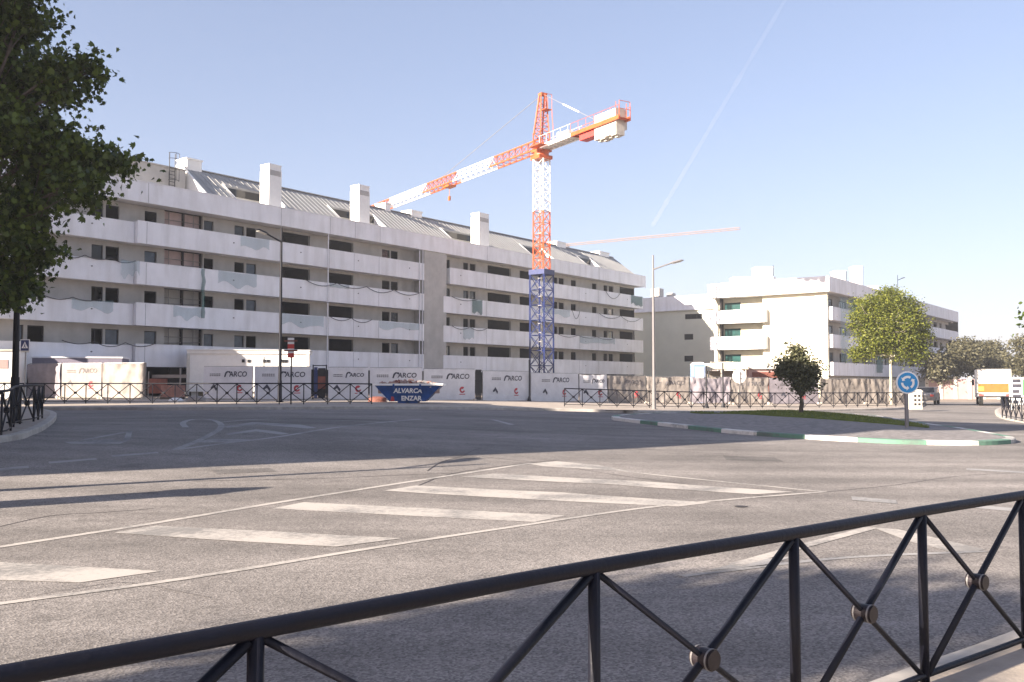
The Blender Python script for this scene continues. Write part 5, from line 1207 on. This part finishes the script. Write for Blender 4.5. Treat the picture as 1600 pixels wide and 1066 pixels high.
# ================================================================== TREES
rng = np.random.default_rng(5)
LOBED = np.array([(0, 0), (.28, .10), (.52, .30), (.30, .42), (.36, .72), (.12, .62), (0, 1.0), (-.12, .62), (-.36, .72), (-.30, .42), (-.52, .30), (-.28, .10)])
OVAL = np.array([(0, 0), (.3, .35), (.22, .75), (0, 1.0), (-.22, .75), (-.3, .35)])
def leaves(name, C, size, m, parent, shape=OVAL, droop=.35):
    """C: (N,3) leaf positions"""
    n = len(C); k = len(shape); a = rng.uniform(0, 2 * np.pi, n); s = size * rng.uniform(.6, 1.25, n)
    d = np.stack([np.cos(a), np.sin(a), rng.normal(-droop, .45, n)], 1); d /= np.linalg.norm(d, axis=1)[:, None]
    r = rng.normal(size=(n, 3)); r[:, 2] *= .5; w = np.cross(d, r); w /= np.linalg.norm(w, axis=1)[:, None]; nn_ = np.cross(d, w)
    v = C[:, None, :] + (w[:, None, :] * shape[None, :, 0, None] + d[:, None, :] * shape[None, :, 1, None] + nn_[:, None, :] * (np.abs(shape[None, :, 0, None]) * .35)) * s[:, None, None]
    return rawmesh(name, v.reshape(-1, 3), k, M[m], parent)
def limb(b, a, c, r0, r1, seed, bend=.12, n=6):
    a, c = Vector(a), Vector(c); L = (c - a).length; pts = []; rs = []
    for i in range(n + 1):
        t = i / n; o = Vector((noise.noise(Vector((t * 2, seed, 0))), noise.noise(Vector((t * 2, seed, 5))), noise.noise(Vector((t * 2, seed, 9))))) * L * bend * math.sin(math.pi * t) * 1.6
        pts.append(a.lerp(c, t) + o); rs.append(r0 + (r1 - r0) * t)
    b.path(pts, rs, 8); return pts
def tree(g, lobes, label, group, leafm, barkm, lsize, dens, trunk_r, fork_z, name='tree', shape=OVAL, clus=.32, lpc=26, seed=0, cat='tree', lean=(0, 0)):
    """lobes: [(centre, radius vec)] in world; clusters of leaves sit mostly in the outer half of each lobe"""
    root = thing(name, g, label, cat, group); rs = random.Random(seed); b = MB()
    f = Vector((g[0] + lean[0], g[1] + lean[1], g[2] + fork_z)); tp = limb(b, (g[0], g[1], g[2] - .1), f, trunk_r * 1.25, trunk_r * .75, seed, .05)
    CL = []
    for li, (c, r) in enumerate(lobes):
        c = Vector(c); r = Vector(r) if hasattr(r, '__len__') else Vector((r, r, r)); pts = limb(b, f, c, trunk_r * .5, trunk_r * .12, seed + li + 1, .15)
        vol = r.x * r.y * r.z; n = max(6, int(dens * vol ** (2 / 3) ))
        for q in range(n):
            u = Vector((rs.gauss(0, 1), rs.gauss(0, 1), rs.gauss(0, 1))).normalized(); rad = rs.random() ** .45 * rs.uniform(.86, 1.14)
            p = c + Vector((u.x * r.x, u.y * r.y, u.z * r.z)) * rad * (1 + .38 * noise.noise(u * 2.3 + Vector((li, seed, 0))))
            CL.append(p)
            if q % 5 == 0: limb(b, pts[rs.randint(3, 6)], p, trunk_r * .12, .008, seed + q * .37, .15, 3)
    b.build('trunk', M[barkm], root, True)
    C = np.array([tuple(p) for p in CL]); cs = rng.uniform(.6, 1.4, len(C)); N = (lpc * cs).astype(int)
    P = np.repeat(C, N, 0) + rng.normal(size=(N.sum(), 3)) * (np.repeat(cs, N)[:, None] * clus * np.array([1, 1, .7]))
    leaves('crown', P, lsize, leafm, root, shape); return root
# big plane tree at the west edge
D = 19.0
def LB(px, py, rpx, Y=D, dy=0.0): c = at(px, py, Y + dy); r = rpx / F * Y * .80; return (c, (r, r * 1.1, r))
tg = Vector((at(-150, 600, 18.5).x, 18.5, 0)); tg.z = terr(tg.x, tg.y) + .12
lobes = [LB(30, 30, 62, D, .3), (LB(-20, 60, 90, D, 1)), LB(88, 112, 52, D, -.3), LB(138, 112, 30, D, 0), LB(40, 130, 62, D, .8), LB(15, 200, 66, D, -.5), LB(80, 225, 56, D, .2), LB(138, 252, 50, D, -.2), LB(178, 250, 30, D, .3),
         LB(55, 285, 62, D, .6), LB(130, 290, 40, D, -.6), LB(20, 340, 68, D, -.4), LB(55, 395, 42, D, .2), LB(15, 430, 55, D, .5), LB(35, 450, 26, D, 0), LB(10, 460, 20, D, -.3), LB(-90, 150, 120, D, .5), LB(-120, 330, 130, D, 0), LB(-60, 430, 70, D, 1.0), LB(-100, 0, 110, D, 0), LB(-230, 200, 120, D, .5), LB(10, -70, 75, D, 0), LB(-110, -120, 120, D, .6)]
tree(tg, lobes, 'large dark plane tree with lobed leaves overhanging the kerb corner', None, 'leaf_dark', 'bark', .135, 90, .15, 3.2, 'plane_tree', LOBED, .19, 36, 1)
# dark olive tree on the island lawn
g = gnd(1252, 648, .3); g.z = terr(g.x, g.y) + .14 + imound(g.x, g.y); Y = g.y
def LB2(px, py, rx, Y=Y): c = at(px, py, Y); r = rx / F * Y; return (c, (r, r, r))
tree(g, [LB2(1247, 578, 25), LB2(1228, 572, 15), (LB2(1246, 553, 13)), LB2(1266, 580, 15), LB2(1250, 598, 17), LB2(1268, 597, 11), LB2(1226, 583, 11), LB2(1240, 545, 6)], 'small dark brown-green olive tree with a dense round crown at the lawn edge', None, 'leaf_olive', 'bark', .12, 260, .09, .75, 'olive_tree', OVAL, .15, 20, 2)
# lime-green tree behind the railing
g = gnd(1393, 632.5, .12); Y = g.y
L3_ = [LB2(1390, 505, 48, Y), LB2(1388, 470, 22, Y), LB2(1360, 485, 26, Y), LB2(1415, 488, 28, Y), LB2(1350, 515, 24, Y), LB2(1430, 515, 24, Y), LB2(1355, 545, 20, Y), LB2(1340, 552, 11, Y), LB2(1422, 545, 22, Y), LB2(1437, 548, 14, Y), LB2(1390, 540, 24, Y), LB2(1391, 458, 9, Y), LB2(1338, 495, 9, Y), LB2(1444, 520, 9, Y)]
tree(g, L3_, 'lime-green leafy tree with a pale slender trunk behind the far railing', None, 'leaf_lime', 'barkpale', .15, 84, .11, 3.6, 'lime_tree', OVAL, .25, 24, 3)
# hazy trees to the east
spots = [(1490, 560, 34, 118, 'taller hazy olive-green tree nearest the shaded block'), (1520, 562, 34, 125, 'hazy brownish tree in the middle of the far row'), (1548, 556, 26, 130, 'narrow hazy tree rising above the box truck'), (1572, 566, 20, 122, 'small round hazy tree behind the truck roof'), (1468, 575, 24, 112, 'low dusky tree tucked at the foot of the shaded block'), (1620, 560, 40, 120, 'hazy tree past the truck, cut by the picture edge')]
for i, (px, py, rp2, Yt, lab) in enumerate(spots):
    g = at(px, 600, Yt); g.z = terr(g.x, g.y) - .05
    rs = random.Random(i + 40); lb = [LB2(px, py, rp2 * .7, Yt)] + [LB2(px + rs.uniform(-.7, .7) * rp2, py + rs.uniform(-.6, .6) * rp2, rp2 * rs.uniform(.3, .5), Yt + rs.uniform(-1, 1)) for _ in range(7)]
    tree(g, lb, lab, 'hazy trees at the end of the road', 'leaf_far', 'bark', .34, 22, .2, 1.6, 'tree', OVAL, .45, 24, 50 + i)
# a leafy twig tip at the east edge
g = Vector((at(1720, 600, 30).x, 30, 0)); g.z = terr(g.x, g.y) + .12
tree(g, [LB2(1618, 498, 12, 30), LB2(1660, 500, 40, 30), LB2(1720, 470, 60, 30), LB2(1700, 540, 40, 30)], 'dark tree whose twig tips just reach in beside the truck side of the street', None, 'leaf_dark', 'bark', .15, 70, .12, 2.2, 'street_tree', OVAL, .18, 22, 8)
# trees behind the camera whose crowns shade the near lane
def shadow_tree(px, py, hgt, r, seed, lab):
    s = gnd(px, py); c = Vector((s.x, s.y, 0)) - SH * (hgt / math.tan(SUN_EL)); c.z = hgt; g = Vector((c.x, c.y, 0.0))
    rs = random.Random(seed); lb = [(c, (r * .6, r * .6, r * .55))] + [(c + Vector((rs.uniform(-.6, .6) * r, rs.uniform(-.6, .6) * r, rs.uniform(-.4, .4) * r)), (r * .4,) * 3) for _ in range(7)]
    tree(g, lb, lab, 'street trees behind the near railing', 'leaf_dark', 'bark', .19, 60, .16, hgt - r * .8, 'street_tree', OVAL, .34, 20, seed)
shadow_tree(900, 985, 6.2, 1.35, 61, 'street tree on the near pavement whose crown shades the lane past the railing')
shadow_tree(1150, 985, 7.0, 1.5, 62, 'second street tree on the near pavement shading the lane below the arrow')
shadow_tree(620, 1040, 6.6, 1.1, 63, 'slim street tree on the near pavement shading the lane below the rail')

# ================================================================== DISTANCE
# walls, low cars and poles at the end of the road
o_, d, nn, L = boxframe(1448, 1560, 112, R(-6)); g = thing('boundary_wall', o_, 'low mauve-grey wall with pale piers running behind the far trees', 'wall')
b = MB(o_, d, nn, Z); b.box(0, L, 0, .3, -.3, 2.2); b.build('panel', M['mauve'], g)
b = MB(o_, d, nn, Z)
for x in np.linspace(0, L, 6): b.box(x - .2, x + .2, -.1, -.002, -.3, 2.5)
b.build('pier', M['concrete'], g)
def car(px, py, yaw, m, lab, s=1.0):
    g0 = gnd(px, py); c, sn = math.cos(yaw), math.sin(yaw); g = thing('parked_car', g0, lab, 'car', 'cars parked at the end of the road')
    B = lambda: MB(g0, (c, sn, 0), (-sn, c, 0), Z)
    prof = [(-2.05, .35), (-2.1, .75), (-1.95, .92), (-1.2, 1.0), (-.6, 1.42), (.75, 1.45), (1.45, 1.0), (2.0, .9), (2.1, .6), (2.05, .35)]
    b = B(); b.prism(prof, -.85, .85); b.build('body', M[m], g)
    b = B(); b.prism([(-1.05, 1.0), (-.55, 1.36), (.7, 1.39), (1.25, 1.0)], -.862, -.852); b.prism([(-1.05, 1.0), (-.55, 1.36), (.7, 1.39), (1.25, 1.0)], .852, .862); b.build('side_window', M['glass'], g)
    b = B(); b.add([(-1.22, -.72, 1.02), (-1.22, .72, 1.02), (-.64, .62, 1.42), (-.64, -.62, 1.42)], [(0, 1, 2, 3)]); b.build('rear_window', M['glass'], g)
    for x in (-1.3, 1.3):
        for y in (-.86, .68): b = B(); b.tube((x, y, .32), (x, y + .18, .32), .32, 16); w = b.build('wheel', M['rubber'], g); b = B(); b.tube((x, y - .01, .32), (x, y + .19, .32), .18, 10); b.build('rim', M['steel'], w)
    for y in (-.75, .5): b = B(); b.box(-2.12, -2.08, y, y + .25, .68, .85); b.build('tail_light', M['red'], g)
car(1508, 622, R(75), 'inkgrey', 'grey hatchback parked beside the box truck'); car(1478, 621, R(70), 'white', 'pale car parked under the dusky tree'); car(1448, 632, R(60), 'lampgrey', 'dark car behind the utility cabinet')
# contrail
def strip_tube(name, pts, r0, r1, dens, label, n=10):
    b = MB(); N = len(pts); b.path(pts, [(r0 + (r1 - r0) * i / (N - 1)) * (.85 + .45 * noise.noise(Vector((i * .33, 4, 0)))) for i in range(N)], 16); o = b.build(name, VM[dens], None, True); tag(o, label, 'contrail' if 'trail' in name else 'cloud', kind='stuff'); return o
VM = {}
def volmat(d_):
    m = bpy.data.materials.new('vapour'); m.use_nodes = True; n = m.node_tree; n.nodes.clear(); o = n.nodes.new('ShaderNodeOutputMaterial'); v = n.nodes.new('ShaderNodeVolumePrincipled')
    v.inputs['Density'].default_value = d_; v.inputs['Color'].default_value = (1, 1, 1, 1); v.inputs['Anisotropy'].default_value = 0.3; n.links.new(v.outputs[0], o.inputs['Volume']); VM[d_] = m
def sky_pt(px, py, alt): d = ray(px, py); return d * (alt / d.z) + Vector((0, 0, EYE))
volmat(0.0007)
p0, p1 = sky_pt(1262, -60, 2500), sky_pt(1020, 352, 2500); strip_tube('contrail', [p0.lerp(p1, t / 70) for t in range(71)], 17, 40, .0007, 'thin white contrail slanting down the sky towards the far crane')

# air: one even box of haze round everything on the ground
b = MB(); b.box(-3040, 3040, -3040, 4040, -1.5, 45); o = b.build('haze', None if False else M['white']); o.data.materials.clear()
hm = bpy.data.materials.new('haze_air'); hm.use_nodes = True; n = hm.node_tree; n.nodes.clear(); q = n.nodes.new('ShaderNodeOutputMaterial'); v = n.nodes.new('ShaderNodeVolumePrincipled')
v.inputs['Density'].default_value = 0.0006; v.inputs['Color'].default_value = (0.93, 0.95, 1.0, 1); v.inputs['Anisotropy'].default_value = 0.2; n.links.new(v.outputs[0], q.inputs['Volume'])
o.data.materials.append(hm); o['kind'] = 'stuff'
